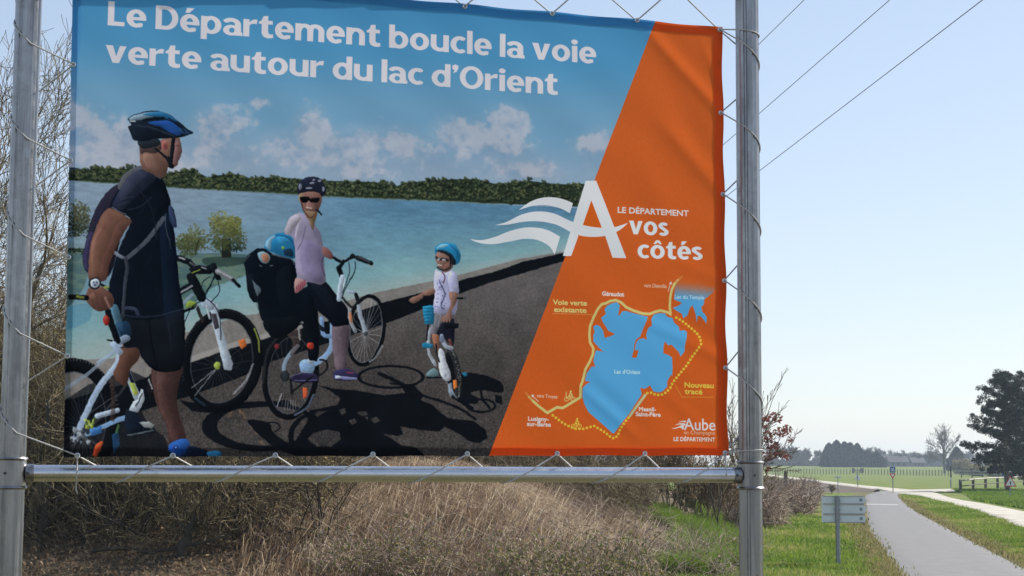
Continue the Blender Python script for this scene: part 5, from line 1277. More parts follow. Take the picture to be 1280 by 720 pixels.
explicit_tree('leaning_tree', 'pale mossy stem in the darkest corner beside the left post', w3(50, 740, 23.8), [([w3(50, 740, 23.8), w3(48, 690, 23.8), w3(56, 640, 23.8), w3(50, 590, 23.8), w3(60, 500, 23.8)], .05, .022), ([w3(110, 735, 23.9), w3(104, 680, 23.9), w3(112, 620, 23.9), w3(106, 560, 23.9)], .028, .014)], 23, 'leaning stems in the thicket', 80)
explicit_tree('fallen_branch', 'dark branch lying nearly level across the foot of the thicket', w3(114, 688), [([w3(114, 688), w3(150, 686), w3(190, 690), w3(226, 684), w3(262, 676), w3(280, 670)], .028, .016)], 24, None, 14)
for o in list(bpy.data.objects):
    if o.name == 'fallen_branch': o['category'] = 'branch'
explicit_tree('leaning_tree', 'thin arching shoot with long side twigs right of the forked trunk', w3(330, 730, 24), [([w3(330, 730, 24), w3(326, 690, 24), w3(330, 655, 24), w3(316, 625, 24), w3(310, 596, 24)], .022, .010), ([w3(288, 608, 24), w3(320, 640, 24), w3(352, 664, 24), w3(392, 690, 24)], .012, .006), ([w3(280, 600, 23.8), w3(296, 640, 23.8), w3(294, 670, 23.8)], .010, .006)], 25, 'leaning stems in the thicket', 90)

# shrubs behind the banner, seen over the rail, and bare growth on the crest: individual bushes
shr = [(110, 26.0, 1.5, 'under the printed front bicycle'), (175, 27.5, 1.6, 'below the printed shoe of the man'), (245, 26.5, 1.5, 'behind the rail near the dark forked trunk'), (305, 28, 1.4, 'behind the rail right of the forked trunk'), (365, 29.5, 1.4, 'where the thicket meets the dry bank'),
       (430, 31, 1.5, 'first one right of the thicket'), (500, 31, 1.5, 'below the middle of the printed shadows'), (570, 32, 1.6, 'left of the corner where the orange print begins'), (640, 33, 1.6, 'under the left end of the orange print'), (705, 33.5, 1.6, 'under the printed town names'), (770, 35, 1.7, 'under the tip of the printed lake'), (835, 36, 1.7, 'under the printed logo'), (885, 37, 1.25, 'just left of the right post')]
for i, (px, Y, h, wh) in enumerate(shr):
    Y += 2.5 if i > 3 else 0
    sp = []
    for k in range(11):
        a = k * 2.4 + i; sp.append(dict(root=(.55 * math.cos(a) * ((k % 3) / 2), .35 * math.sin(a) * ((k % 3) / 2), 0), dirv=(.45 * math.cos(a), .45 * math.sin(a), 1), length=h * .62, rad=.016, levels=3, spread=.55, nb=(4, 5), up=.12, wob=.14, shrink=.7, minr=.0045))
    r_ = tree_obj('bare_shrub', 'leafless shrub on the bank crest ' + wh, 'shrub', spot(px, Y), sp, 40 + i, M_bark_ol, M_twig, 'bare shrubs on the bank crest', 0, leaf=(M_leaf_dead if i > 2 else M_ivy, 1, .03, (.1, 9)), sides=4)

# undergrowth: a mass of twigs and withered leaves filling the thicket (uncountable)
def twig_mass(name, x0y0, n, lmin, lmax, r, mat, seed, up=.6):
    rs = np.random.default_rng(seed); P0 = x0y0(rs, n); d_ = rs.normal(size=(n, 3)) * np.array([1, 1, .8]) + np.array([0, 0, up]); d_ /= np.linalg.norm(d_, axis=1, keepdims=True)
    L_ = rs.uniform(lmin, lmax, (n, 1)); P1 = P0 + d_ * L_ * .5; d2 = d_ + rs.normal(size=(n, 3)) * .35; P2 = P1 + d2 * L_ * .5
    rr = rs.uniform(.6, 1.4, n) * r
    V1, F1 = segs_to_mesh(P0, P1, rr, rr * .8, 3); V2, F2 = segs_to_mesh(P1, P2, rr * .8, rr * .4, 3)
    V = np.r_[V1, V2]; F = np.r_[F1, F2 + len(V1)]; t = rs.random(n); t = np.r_[np.repeat(t, 6), np.repeat(t, 6)]
    return tag(mesh_np(name, V, F, mat, None, False, {'tone': t}), kind='stuff')
def reg(pxa, pxb, Ya, Yb, hz, pw=1.0):
    def f(rs, n):
        Y = rs.uniform(Ya, Yb, n); px = rs.uniform(pxa, pxb, n); X = (px - 640) / FPX * Y
        z = terrain(X, Y) + hz * rs.random(n) ** pw * (.72 + .28 * np.sin(X * 1.7 + .6 * Y) * np.cos(X * .9 - Y * 1.1))
        return np.stack([X, Y, z], 1)
    return f
tag(twig_mass('undergrowth_twigs', reg(-60, 440, 24.6, 31, 2.3, 1.0), 26000, .25, .8, .0042, M_twig, 61), 'tangle of brown twigs filling the thicket left of the dry bank', 'undergrowth')
tag(twig_mass('undergrowth_twigs', reg(-60, 110, 25.0, 31, 3.6, .8), 11000, .25, .8, .0042, M_twig, 62, .35), 'upright twigs of the thicket beside the left post', 'undergrowth')
tag(twig_mass('thicket_stems', reg(-60, 430, 23.4, 29, .3, 1.0), 420, .9, 2.2, .011, M_bark_dk, 64, 1.3), 'thin dark shoots rising through the thicket', 'shoots')
rs = np.random.default_rng(63)
P_ = np.r_[reg(-60, 420, 24.2, 30, 1.9, 1.1)(rs, 24000), reg(-60, 100, 25, 30, 3.7, .9)(rs, 13000)]
V, F, t = quads_from(P_, np.full(len(P_), .026), rs)
tag(mesh_np('hanging_dead_leaves', V, F, M_ivy, None, False, {'tone': t}), 'withered olive leaves caught in the thicket', 'leaf litter', None, 'stuff')
P_ = reg(-60, 520, 22, 31, .10, 1)(rs, 26000); V, F, t = quads_from(P_, np.full(len(P_), .035), rs)
tag(mesh_np('leaf_litter', V, F, M_leaf_dead, None, False, {'tone': t}), 'brown fallen leaves under the thicket', 'leaf litter', None, 'stuff')

# ------------------------------------------------------------------ long dry grass on the bank
def dist_left(X, Y): return lerp_line(Y, FOOT) - X
def scatter(rs, n, pxa, pxb, Ya, Yb, cond):
    out = []; got = 0
    while got < n:
        Y = 1 / rs.uniform(1 / Yb, 1 / Ya, n * 2) if Yb > 60 else rs.uniform(Ya, Yb, n * 2); X = (rs.uniform(pxa, pxb, n * 2) - 640) / FPX * Y
        k = cond(X, Y, rs); q = np.stack([X[k], Y[k]], 1); out.append(q); got += len(q)
        if len(q) == 0: break
    q = np.concatenate(out)[:n]; return np.c_[q, terrain(q[:, 0], q[:, 1])]
rs = np.random.default_rng(71)
GPATCH = [(800, 640, 26, 7, 22, 6500), (836, 655, 22, 9, 25, 6500), (872, 632, 20, 8, 15, 5000), (905, 650, 16, 9, 0, 3500), (880, 668, 34, 10, 5, 9000), (900, 684, 22, 8, 0, 5000), (872, 716, 40, 7, -3, 8000), (850, 690, 14, 5, 10, 2500), (770, 633, 10, 4, 20, 1200), (912, 706, 14, 8, 0, 3000)]
_Ri = np.array(RM)
def to_px(B):
    q = (B - np.array([0, 0, CAM_Z])) @ _Ri; return 640 + FPX * q[:, 0] / -q[:, 2], 360 - FPX * q[:, 1] / -q[:, 2]
def off_patch(B, grow_=1.25):
    px, py = to_px(B); k = np.ones(len(B), bool)
    for cx, cy, rx, ry, rot, n in GPATCH:
        c_, s_2 = math.cos(R_(rot)), math.sin(R_(rot)); dx, dy = px - cx, py - cy - 4; k &= ((dx * c_ + dy * s_2) / (rx * grow_)) ** 2 + ((-dx * s_2 + dy * c_) / (ry * grow_ + 3)) ** 2 > 1
    return k
clump = lambda X, Y, f, ph: .5 + .5 * np.sin(X * f + ph + 1.3 * np.sin(Y * f * .7)) * np.cos(Y * f * .8 - ph)
B = scatter(rs, 78000, 300, 960, 21.6, 40, lambda X, Y, r: (r.random(len(X)) < np.clip((X / Y * FPX + 640 - 270) / 190, 0, 1)) & (dist_left(X, Y) > -.1 + r.normal(size=len(X)) * .35) & (r.random(len(X)) < .35 + .65 * clump(X, Y, 1.9, 0)))
B = B[off_patch(B)]; n = len(B); fld = clump(B[:, 0], B[:, 1], .9, 2)
lean = np.stack([.55 + .5 * rs.normal(size=n), -.75 + .45 * rs.normal(size=n), np.zeros(n)], 1) * (.35 + .75 * fld)[:, None]
hg = rs.uniform(.2, .75, n) * (.55 + .6 * fld) * (.28 + .72 * smooth(.5, 5.0, dist_left(B[:, 0], B[:, 1])))
V, F, n = blades(B, hg, rs.uniform(.005, .014, n), lean, rs, 1.0)
t = np.clip(.30 + .45 * (fld - .5) + rs.normal(size=n) * .24, 0, 1)
tag(mesh_np('dry_bank_grass', V, F, M_drygrass, None, False, {'tone': np.repeat(t, 6)}), 'long matted straw coloured grass covering the bank', 'dry grass', None, 'stuff')
tag(twig_mass('bank_brush', reg(330, 940, 22.5, 33, .45, 1.6), 4500, .15, .6, .0038, M_twig2, 72, .5), 'thin dead stalks sticking out of the dry bank', 'dead stalks')

tag(twig_mass('crest_brush', reg(400, 815, 32, 39, 1.15, .8), 20000, .2, .6, .0048, M_twig, 73, .7), 'dense brown brush along the bank crest behind the banner foot', 'brush')

rs = np.random.default_rng(171)
B = scatter(rs, 1100, 360, 900, 22.2, 31, lambda X, Y, r: dist_left(X, Y) > .2); n = len(B)
lean = np.stack([.9 + .5 * rs.normal(size=n), -.5 + .4 * rs.normal(size=n), np.zeros(n)], 1)
V, F, n = blades(B, rs.uniform(.4, .9, n), rs.uniform(.004, .009, n), lean, rs, 1.0)
tag(mesh_np('long_pale_stems', V, F, M_drygrass, None, False, {'tone': np.repeat(np.clip(.75 + rs.normal(size=n) * .2, 0, 1), 6)}), 'long pale arching stems lying over the dry bank', 'dry grass', None, 'stuff')
B = []
for side, sg in ((PL, 1), (PRt, -1)):
    Yv = 22 + 60 * rs.random(12000) ** 2.1; Xv = lerp_line(Yv, side) + sg * (rs.normal(size=12000) * .13 + .03 * np.sin(Yv * 3) - .15); B.append(np.stack([Xv, Yv, terrain(Xv, Yv) + .02], 1))
B = np.concatenate(B); n = len(B); lean = rs.normal(size=(n, 3)) * .32; lean[:, 2] = 0
V, F, n = blades(B, rs.uniform(.03, .09, n), rs.uniform(.008, .02, n) * (1 + (B[:, 1] - 22) / 30), lean, rs)
tag(mesh_np('path_edge_grass', V, F, M_verge, None, False, {'tone': np.repeat(rs.random(n), 6)}), 'short straw coloured grass creeping over both path edges', 'grass', None, 'stuff')
# bramble clumps low on the bank
def bramble(px, Y, w_, h, seed, label, n=1500, mat=M_leaf_br):
    rs = np.random.default_rng(seed); loc = spot(px, Y); root = empty('bramble_bush', loc); tag(root, label, 'bush', 'low bramble bushes on the bank'); S = []
    for k in range(26):
        a = rs.uniform(0, 6.28); r_ = w_ * .5 * rs.random(); S += grow(rs, (r_ * math.cos(a), r_ * math.sin(a) * .6, 0), (math.cos(a) * .6, math.sin(a) * .6, 1), h * rs.uniform(.5, 1), .008, 2, .6, (2, 4), -.05, .18, .65, .004)
    V, F = segs_to_mesh([q[1] for q in S], [q[2] for q in S], [q[3] for q in S], [q[4] for q in S], 3)
    mesh_np('stems', V, F, M_twig2, root, False, {'tone': np.repeat(rs.random(len(S)), 6)})['kind'] = 'stuff'
    E = np.array([q[2] for q in S]); E = E[rs.integers(0, len(E), n)] + rs.normal(size=(n, 3)) * .05
    V, F, t = quads_from(E, np.full(n, .026), rs); mesh_np('leaves', V, F, mat, root, False, {'tone': t})
bramble(655, 22.6, 1.1, .62, 81, 'mottled bramble at the bottom edge, left of the tall tuft'); bramble(745, 22.9, .8, .75, 82, 'taller bramble tuft in the middle of the bottom edge', 1300); bramble(770, 22.1, 1.2, .45, 83, 'low wide green bramble right of the tall tuft'); bramble(700, 21.9, .9, .35, 84, 'low bramble cut by the bottom edge below the tall tuft', 1000)
bramble(510, 22.8, 1.0, .55, 85, 'bramble with few green leaves on the left part of the dry bank', 700); bramble(450, 22.4, .9, .5, 86, 'sparse bramble where thicket and dry bank meet', 600); bramble(866, 25.5, .6, .35, 87, 'small bramble left of the right post foot', 500)

# ------------------------------------------------------------------ green grass
rs = np.random.default_rng(91)
pathd = lambda X, Y: lerp_line(Y, PL) - X
B = scatter(rs, 88000, 770, 1120, 22.5, 62, lambda X, Y, r: (dist_left(X, Y) < .5 + r.normal(size=len(X)) * .35) & (pathd(X, Y) > .02 + np.abs(r.normal(size=len(X))) * .12))
n = len(B); fld = clump(B[:, 0], B[:, 1], 2.6, 1); hg = rs.uniform(.025, .085, n) * (.5 + 1.0 * fld); hg *= 1 + (rs.random(n) < .03) * 1.0
lean = rs.normal(size=(n, 3)) * .35; lean[:, 2] = 0
V, F, n = blades(B, hg, rs.uniform(.006, .015, n) * (1 + (B[:, 1] - 24) / 30), lean, rs)
edge = np.exp(-np.clip(lerp_line(B[:, 1], PL) - B[:, 0], 0, 9) / .35)
t = np.clip(.42 + .45 * (fld - .5) + .5 * (clump(B[:, 0] * 1.3 + 3, B[:, 1], .45, 2.2) > .72) * rs.random(n) + rs.normal(size=n) * .2 + edge * .45 * rs.random(n) + .25 * (clump(B[:, 0], B[:, 1], .8, 5) > .8), 0, 1)
tag(mesh_np('green_grass', V, F, M_grass, None, False, {'tone': np.repeat(t, 6)}), 'fresh green grass between the dry bank and the path', 'grass', None, 'stuff')
# green patches on the right flank of the bank
def on_terrain(px, py):
    px = np.asarray(px, float); py = np.asarray(py, float)
    Dx = np.stack([(px - 640) / FPX, -(py - 360) / FPX, -np.ones_like(px)], 1) @ np.array(RM).T
    k = np.full(len(px), 20.0); ok = np.zeros(len(px), bool); hit = k.copy()
    for st in range(200):
        kk = 20 + st * .14 + 0 * k; P3 = Dx * kk[:, None] + np.array([0, 0, CAM_Z]); h = terrain(P3[:, 0], P3[:, 1]) > P3[:, 2]
        new = h & ~ok; hit[new] = kk[new]; ok |= h
    P3 = Dx * hit[:, None] + np.array([0, 0, CAM_Z]); P3[:, 2] = terrain(P3[:, 0], P3[:, 1]); return P3[ok]
Bp = []
for cx, cy, rx, ry, rot, n in GPATCH:
    a_ = rs.uniform(0, 6.283, n); q = np.sqrt(rs.random(n)) * (1 + .25 * np.sin(a_ * 3 + cx)); x_, y_ = rx * q * np.cos(a_), ry * q * np.sin(a_); c_, s_2 = math.cos(R_(rot)), math.sin(R_(rot))
    Bp.append(on_terrain(cx + x_ * c_ - y_ * s_2, cy + x_ * s_2 + y_ * c_))
B = np.concatenate(Bp); n = len(B); lean = rs.normal(size=(n, 3)) * .4; lean[:, 2] = 0
V, F, n = blades(B, rs.uniform(.14, .40, n), rs.uniform(.006, .014, n), lean, rs)
tag(mesh_np('green_grass_patches', V, F, M_grass, None, False, {'tone': np.repeat(np.clip(.45 + rs.normal(size=n) * .18, 0, 1), 6)}), 'patches of green grass growing through the right end of the dry bank', 'grass', None, 'stuff')
# right verge between path and track
trk = [(p.x, p.y) for p in [ground(*q) for q in LO]]; TY_ = np.array([q[1] for q in trk])[::-1]; TX_ = np.array([q[0] for q in trk])[::-1]
B = scatter(rs, 60000, 1100, 1310, 26, 100, lambda X, Y, r: (X - lerp_line(Y, PRt) > .02 + np.abs(r.normal(size=len(X))) * .15) & (X < np.interp(Y, TY_, TX_) + .1 * r.normal(size=len(X))))
n = len(B); fld = clump(B[:, 0], B[:, 1], 1.8, 3); hg = rs.uniform(.03, .10, n) * (.5 + 1.0 * fld); lean = rs.normal(size=(n, 3)) * .35; lean[:, 2] = 0
V, F, n = blades(B, hg, rs.uniform(.008, .016, n) * (1 + (B[:, 1] - 26) / 26), lean, rs)
edge = np.exp(-np.clip(B[:, 0] - lerp_line(B[:, 1], PRt), 0, 9) / .5)
t = np.clip(.44 + .4 * (fld - .5) + .5 * (clump(B[:, 0] * 1.3 + 1, B[:, 1], .35, 1.2) > .70) * rs.random(n) + rs.normal(size=n) * .18 + edge * .6 * rs.random(n), 0, 1)
tag(mesh_np('verge_grass', V, F, M_grass, None, False, {'tone': np.repeat(t, 6)}), 'green grass verge between the asphalt path and the gravel track', 'grass', None, 'stuff')
# mound grass beyond the track
B = scatter(rs, 34000, 1150, 1330, 60, 122, lambda X, Y, r: (X > np.interp(Y, [45, 64, 85, 100, 122], [ground(1280, 640).x + 1, ground(1280, 638).x, ground(1200, 624).x, ground(1165, 616).x, ground(1200, 613).x])))
n = len(B); lean = rs.normal(size=(n, 3)) * .3; lean[:, 2] = 0
V, F, n = blades(B, rs.uniform(.08, .22, n), rs.uniform(.03, .06, n), lean, rs)
tag(mesh_np('mound_grass', V, F, M_grass, None, False, {'tone': np.repeat(np.clip(.36 + .3 * (clump(B[:, 0], B[:, 1], .9, 3) - .5) + rs.normal(size=n) * .17, 0, 1), 6)}), 'rough green grass on the low mound beyond the track', 'grass', None, 'stuff')

# ------------------------------------------------------------------ bramble hedge beyond the green grass
def hedge_pts(rs, n):
    Y = rs.uniform(56, 92, n) ** 1.0; l = np.interp(Y, [56, 70, 92], [6.0, 8, 12]); r_ = lerp_line(Y, PL) - np.interp(Y, [56, 70, 92], [1.6, 1.9, 2.4]); X = l + (r_ - l) * rs.random(n)
    h = np.interp(Y, [56, 62, 92], [.75, .95, .55]) * (.75 + .35 * np.sin(X * 2.1 + Y)); return np.stack([X, Y, terrain(X, Y) + h * rs.random(n)], 1)
tag(twig_mass('bramble_hedge', hedge_pts, 26000, .2, .55, .012, M_twig2, 101, .5), 'low leafless bramble hedge left of the path, behind the direction sign', 'hedge')
rs = np.random.default_rng(102); P_ = hedge_pts(rs, 9000); V, F, t = quads_from(P_, np.full(len(P_), .05), rs)
tag(mesh_np('hedge_dead_leaves', V, F, M_leaf_dead, None, False, {'tone': t}), 'withered leaves in the low bramble hedge', 'dead leaves', None, 'stuff')
tag(twig_mass('hedge_end_scrub', reg(905, 975, 44, 58, 1.05, 1.2), 9000, .25, .6, .009, M_twig2, 103, .6), 'brown scrub joining the hedge to the dry bank', 'scrub')
# small wood post in the hedge
mb = MB(); q = ground(982.6, 638); mb.box((q.x, q.y, .7), (.12, .12, 1.5), 0, 0, .02); o = mb.build('wooden_stake', M_bark); tag(o, 'short weathered stake standing in the bramble hedge', 'post')
p_ = ground(1040, 617.5)
tree_obj('dead_shrub', 'small dark dead shrub above the direction sign', 'shrub', (p_.x, p_.y, 0), [dict(root=(0, 0, 0), dirv=(.2 * math.cos(k), .2 * math.sin(k), 1), length=.30, rad=.03, levels=3, spread=.6, nb=(4, 5), up=.02, wob=.15, shrink=.62, minr=.012) for k in range(5)], 105, M_bark, M_twig2, None, 0)

# tree with copper leaves behind the right post
sp = [dict(root=(0, 0, 0), dirv=(0, 0, 1), length=1.7, rad=.06, levels=4, spread=.5, nb=(3, 4), up=.10, wob=.10, shrink=.66, minr=.006),
      dict(root=(.15, .1, 0), dirv=(.12, .3, 1), length=1.2, rad=.045, levels=4, spread=.5, nb=(3, 5), up=.02, wob=.12, shrink=.68, minr=.006)]
tree_obj('copper_leaved_tree', 'small tree holding dark red leaves, behind the right post', 'tree', spot(928, 41), sp, 111, M_bark, M_twig, None, 1)
root = [o for o in bpy.data.objects if o.name == 'copper_leaved_tree'][0]
rs = np.random.default_rng(112); C_ = []
for px, py, rx, ry, n in [(968, 522, 10, 7, 90), (976, 540, 10, 6, 90), (960, 545, 7, 9, 80), (966, 558, 9, 6, 80), (984, 536, 7, 5, 50), (960, 570, 9, 6, 70), (974, 568, 12, 4, 60), (956, 528, 5, 8, 50), (984, 572, 6, 3, 25), (988, 550, 4, 6, 18), (958, 585, 6, 5, 30)]:
    for k in range(n):
        a = rs.uniform(0, 6.28); q = math.sqrt(rs.random()); v_ = at(px + rx * q * math.cos(a), py + ry * q * math.sin(a), 41 + rs.normal() * .35); C_.append(v_ - root.location)
V, F, t = quads_from(np.array(C_), np.full(len(C_), .05), rs); mesh_np('foliage', V, F, M_leaf_red, root, False, {'tone': t})
S = []
for tx2, ty2 in [(968, 522), (978, 538), (966, 548), (974, 568), (984, 556), (960, 500), (968, 484), (992, 556), (984, 590)]:
    a = np.array(at(930, 590, 41)) - np.array(root.location); b_ = np.array(at(tx2, ty2, 41)) - np.array(root.location); S += grow(rs, a, (b_ - a), float(np.linalg.norm(b_ - a)) * .85, .016, 2, .35, (3, 5), .04, .07, .42, .006)
V, F = segs_to_mesh([q[1] for q in S], [q[2] for q in S], [q[3] for q in S], [q[4] for q in S], 4); mesh_np('branches', V, F, M_twig, root, False, {'tone': np.repeat(rs.random(len(S)), 8)})
# scrub behind the right post between banner and post
tree_obj('bare_shrub', 'pale twiggy shrub seen between the banner edge and the right post', 'shrub', spot(905, 38), [dict(root=(.2 * math.cos(k * 2), .2 * math.sin(k * 2), 0), dirv=(.25 * math.cos(k * 2), .25 * math.sin(k * 2), 1), length=1.6, rad=.022, levels=3, spread=.35, nb=(3, 4), up=.12, wob=.1, shrink=.6, minr=.006) for k in range(3)], 114, M_bark, M_twig, None, 0)

# ------------------------------------------------------------------ pines
def pine(px, Y, H, seed, label, R=3.0):
    rs = np.random.default_rng(seed); p = at(px, 600, Y); loc = (p.x, Y, gz(p.x, Y) - .1); root = empty('pine_tree', loc); tag(root, label, 'tree', 'pines on the mound')
    mb = MB(); n = 12
    tr = [Vector((.12 * math.sin(i * .8 + seed), .1 * math.cos(i * .9), H * .96 * i / n)) for i in range(n + 1)]
    mb.tube(tr, [.17 * (1 - i / n * .85) for i in range(n + 1)], 9)
    tips = []
    for k in range(40):
        f = .16 + .84 * (k / 40) ** .9; z = f * H * .95; a = k * 2.4 + rs.uniform(-.4, .4)
        prof = R * (math.sin(min(1, (1.08 - f) * 1.25) * math.pi / 2)) * (.55 + .45 * min(1, (f - .1) / .25)) * rs.uniform(.65, 1.12)
        i = min(n - 1, int(f * n)); b0 = tr[i]
        pts = [b0 + Vector((math.cos(a) * prof * t, math.sin(a) * prof * t, (z - b0.z) + prof * (.10 * t + (.20 if f > .4 else -.05) * t * t))) for t in (0, .35, .7, 1.0)]
        mb.tube(pts, [.05 * (1.2 - f), .035, .022, .012], 5)
        for t in np.linspace(.28, 1, max(3, int(prof * 3.6))):
            q = pts[0].lerp(pts[3], t); 
            for j in range(3): tips.append((np.array(q) + rs.normal(size=3) * np.array([.27, .27, .16]) * (.5 + .4 * prof / R), .19 + .13 * rs.random()))
    mb.build('trunk', M_bark, root, True)
    P_ = []; Tn = []
    for c, r_ in tips:
        k = 85; u = rs.normal(size=(k, 3)); u /= np.linalg.norm(u, axis=1, keepdims=True); P_.append(c + u * r_ * rs.random((k, 1)) ** .4 * np.array([1, 1, .75])); Tn.append(np.clip(rs.random() * .5 + .5 * rs.random(k), 0, 1))
    P_ = np.concatenate(P_); V, F, t = quads_from(P_, np.full(len(P_), .062), rs); mesh_np('crown', V, F, M_pine, root, False, {'tone': np.repeat(np.concatenate(Tn), 4)})
pine(1258, 112, 8.3, 121, 'dark pine with a broad crown, left one on the mound', 2.9); pine(1290, 116, 8.6, 122, 'dark pine cut by the right edge of the picture', 2.8)

# ------------------------------------------------------------------ far trees
def far_ground(Y): return gz(0, Y)
def far_conifer(px, Y, H, W, seed, label, group):
    rs = np.random.default_rng(seed); p = at(px, 590, Y); root = empty('conifer', (p.x, Y, gz(p.x, Y) - .2)); tag(root, label, 'tree', group)
    mb = MB(); mb.tube([(0, 0, 0), (0, 0, H * .9)], [W * .06, .05], 6); mb.build('trunk', M_bark, root)
    k = 5200; z = rs.random(k) ** .85; prof = np.where(z < .12, .75 + z * 2, 1.02 * (1 - z) ** .62 + .02); a = rs.uniform(0, 6.283, k); lob = 1 + .16 * np.sin(a * 3 + z * 9 + seed) + .10 * np.sin(a * 5 - z * 14)
    r_ = W / 2 * prof * lob * rs.random(k) ** .35; P_ = np.stack([r_ * np.cos(a), r_ * np.sin(a), z * H], 1)
    V, F, t = quads_from(P_, np.full(k, .40), rs); mesh_np('crown', V, F, M_conifer, root, False, {'tone': t})
for i, (px, H, W) in enumerate([(1037, 7.1, 6.2), (1046, 8.0, 7.0), (1056, 7.6, 7.4), (1063, 7.3, 6.6), (1072, 7.1, 5.4), (1084, 5.0, 7.0), (1096, 4.7, 6.4)]):
    far_conifer(px, 505 + (i % 3) * 4, H, W, 130 + i, 'dark conifer in the distant clump, number counted away'.replace(', number counted away', ['', ', left end', ', second from the left', ', tallest middle one', ' with a pointed top', ', low one right of the tall ones', ', lowest at the right end'][i] if i else ' at its left end'), 'distant clump of dark conifers')
def far_bare(px, Y, H, W, seed, label, group, mat=M_fartwig, rr=.05, n=None, nm='distant_tree'):
    rs = np.random.default_rng(seed); p = at(px, 590, Y); root = empty(nm, (p.x, Y, gz(p.x, Y) - .2)); tag(root, label, 'tree', group)
    S = grow(rs, (0, 0, 0), (0, 0, 1), H * .30, H * .02, 4, .62, (4, 6), .10, .09, .74, rr)
    zt = max(q[2][2] for q in S); xr = max(abs(q[2][0]) for q in S) + .01; f1 = H / zt; f2 = (W / 2) / xr
    S = [(q[0], q[1] * np.array([f2, f2, f1]), q[2] * np.array([f2, f2, f1]), q[3], q[4]) for q in S]
    A = [q for q in S if q[0] <= 1]; B_s = [q for q in S if q[0] > 1]
    V, F = segs_to_mesh([q[1] for q in A], [q[2] for q in A], [q[3] for q in A], [q[4] for q in A], 4); mesh_np('trunk', V, F, M_bark, root)
    V, F = segs_to_mesh([q[1] for q in B_s], [q[2] for q in B_s], [q[3] for q in B_s], [q[4] for q in B_s], 3); mesh_np('crown', V, F, mat, root, False, {'tone': np.repeat(rs.random(len(B_s)), 6)})
    return root
pl_ = at(1181, 590, 372)
sp = [dict(root=(0, 0, 0), dirv=(0, 0, 1), length=5.2, rad=.26, levels=3, spread=.75, nb=(4, 5), up=.06, wob=.05, shrink=.62, minr=.021)]
for k in range(9):
    a = k * 2.4; tl = 1.5 - .155 * k; sp.append(dict(root=(0, 0, 1.7 + .38 * k), dirv=(tl * math.cos(a), tl * math.sin(a), 1), length=3.3, rad=.10, levels=3, spread=.75, nb=(4, 6), up=.06, wob=.10, shrink=.58, minr=.021))
t_ = tree_obj('bare_tree', 'tall round bare tree standing alone in the far field', 'tree', (pl_.x, 372, gz(pl_.x, 372) - .2), sp, 143, M_bark, M_fartwig, None, 0)
zt = max(v.co.z for o in t_.children for v in o.data.vertices); t_.scale = (11.4 / zt,) * 3
k = 0
for i, px in enumerate(np.linspace(960, 1030, 9)):
    far_bare(float(px) + (i % 2) * 2, 560 + (i % 3) * 12, 7.8 - 3.2 * (i / 8) + (i % 2) * .8, 6, 150 + i, ['first', 'second', 'third', 'fourth', 'fifth', 'sixth', 'seventh', 'eighth', 'ninth', 'tenth', 'eleventh'][i] + ' hazy tree from the left in the row left of the conifers', 'hazy trees left of the conifer clump', M_fartwig, .05)
for i, px in enumerate(np.linspace(1078, 1150, 11)):
    far_bare(float(px), 640 + (i % 3) * 14, 7.6 - .25 * i + (i % 2) * .8, 6, 170 + i, ['first', 'second', 'third', 'fourth', 'fifth', 'sixth', 'seventh', 'eighth', 'ninth', 'tenth', 'eleventh'][i] + ' hazy tree from the left in the row behind the low roofs', 'hazy trees right of the conifer clump', M_fartwig, .055)
for i, px in enumerate([1150, 1158, 1167, 1176, 1200, 1212, 1224, 1238]):
    far_bare(float(px), 600 + (i % 2) * 16, 5.4 + (i % 3) * .6, 6, 190 + i, ['leftmost', 'second', 'third', 'fourth'][i % 4] + (' hazy tree behind the lone tall tree' if i < 4 else ' hazy tree right of the lone tree, behind the bushes'), 'hazy trees behind the lone tree' if i < 4 else 'hazy trees behind the budding bush', M_fartwig, .05)
far_conifer(1196, 430, 6.0, 5.6, 202, 'round dark evergreen right of the lone bare tree', None)
def round_bush(px, Y, H, W, seed, label, mat, nm='bush', size=.2, n=2600):
    rs = np.random.default_rng(seed); p = at(px, 590, Y); root = empty(nm, (p.x, Y, gz(p.x, Y) - .1)); tag(root, label, 'bush')
    mb = MB()
    for q in range(6): mb.tube([(0, 0, 0), (math.cos(q) * W * .25, math.sin(q) * W * .25, H * .7)], [.08, .02], 5)
    mb.build('stems', M_bark, root)['kind'] = 'stuff'
    u = rs.normal(size=(n, 3)); u /= np.linalg.norm(u, axis=1, keepdims=True); lob = 1 + .15 * np.sin(u[:, 0] * 6 + seed) * np.cos(u[:, 2] * 5)
    P_ = u * rs.random((n, 1)) ** .4 * lob[:, None] * np.array([W / 2, W / 2, H / 2]) + np.array([0, 0, H / 2])
    V, F, t = quads_from(P_, np.full(n, size), rs); mesh_np('crown', V, F, mat, root, False, {'tone': t})
round_bush(1204, 340, 3.4, 4.6, 210, 'pale budding bush right of the lone bare tree', M_palebush)
round_bush(1222, 300, 2.2, 4.2, 211, 'dark low bush behind the rail fence, left of the pines', M_leaf_br); round_bush(1243, 290, 2.3, 5.0, 212, 'dark low bush in line with the left pine', M_leaf_br); round_bush(1270, 280, 2.4, 5.5, 213, 'dark low bush behind the pine at the right edge', M_leaf_br)
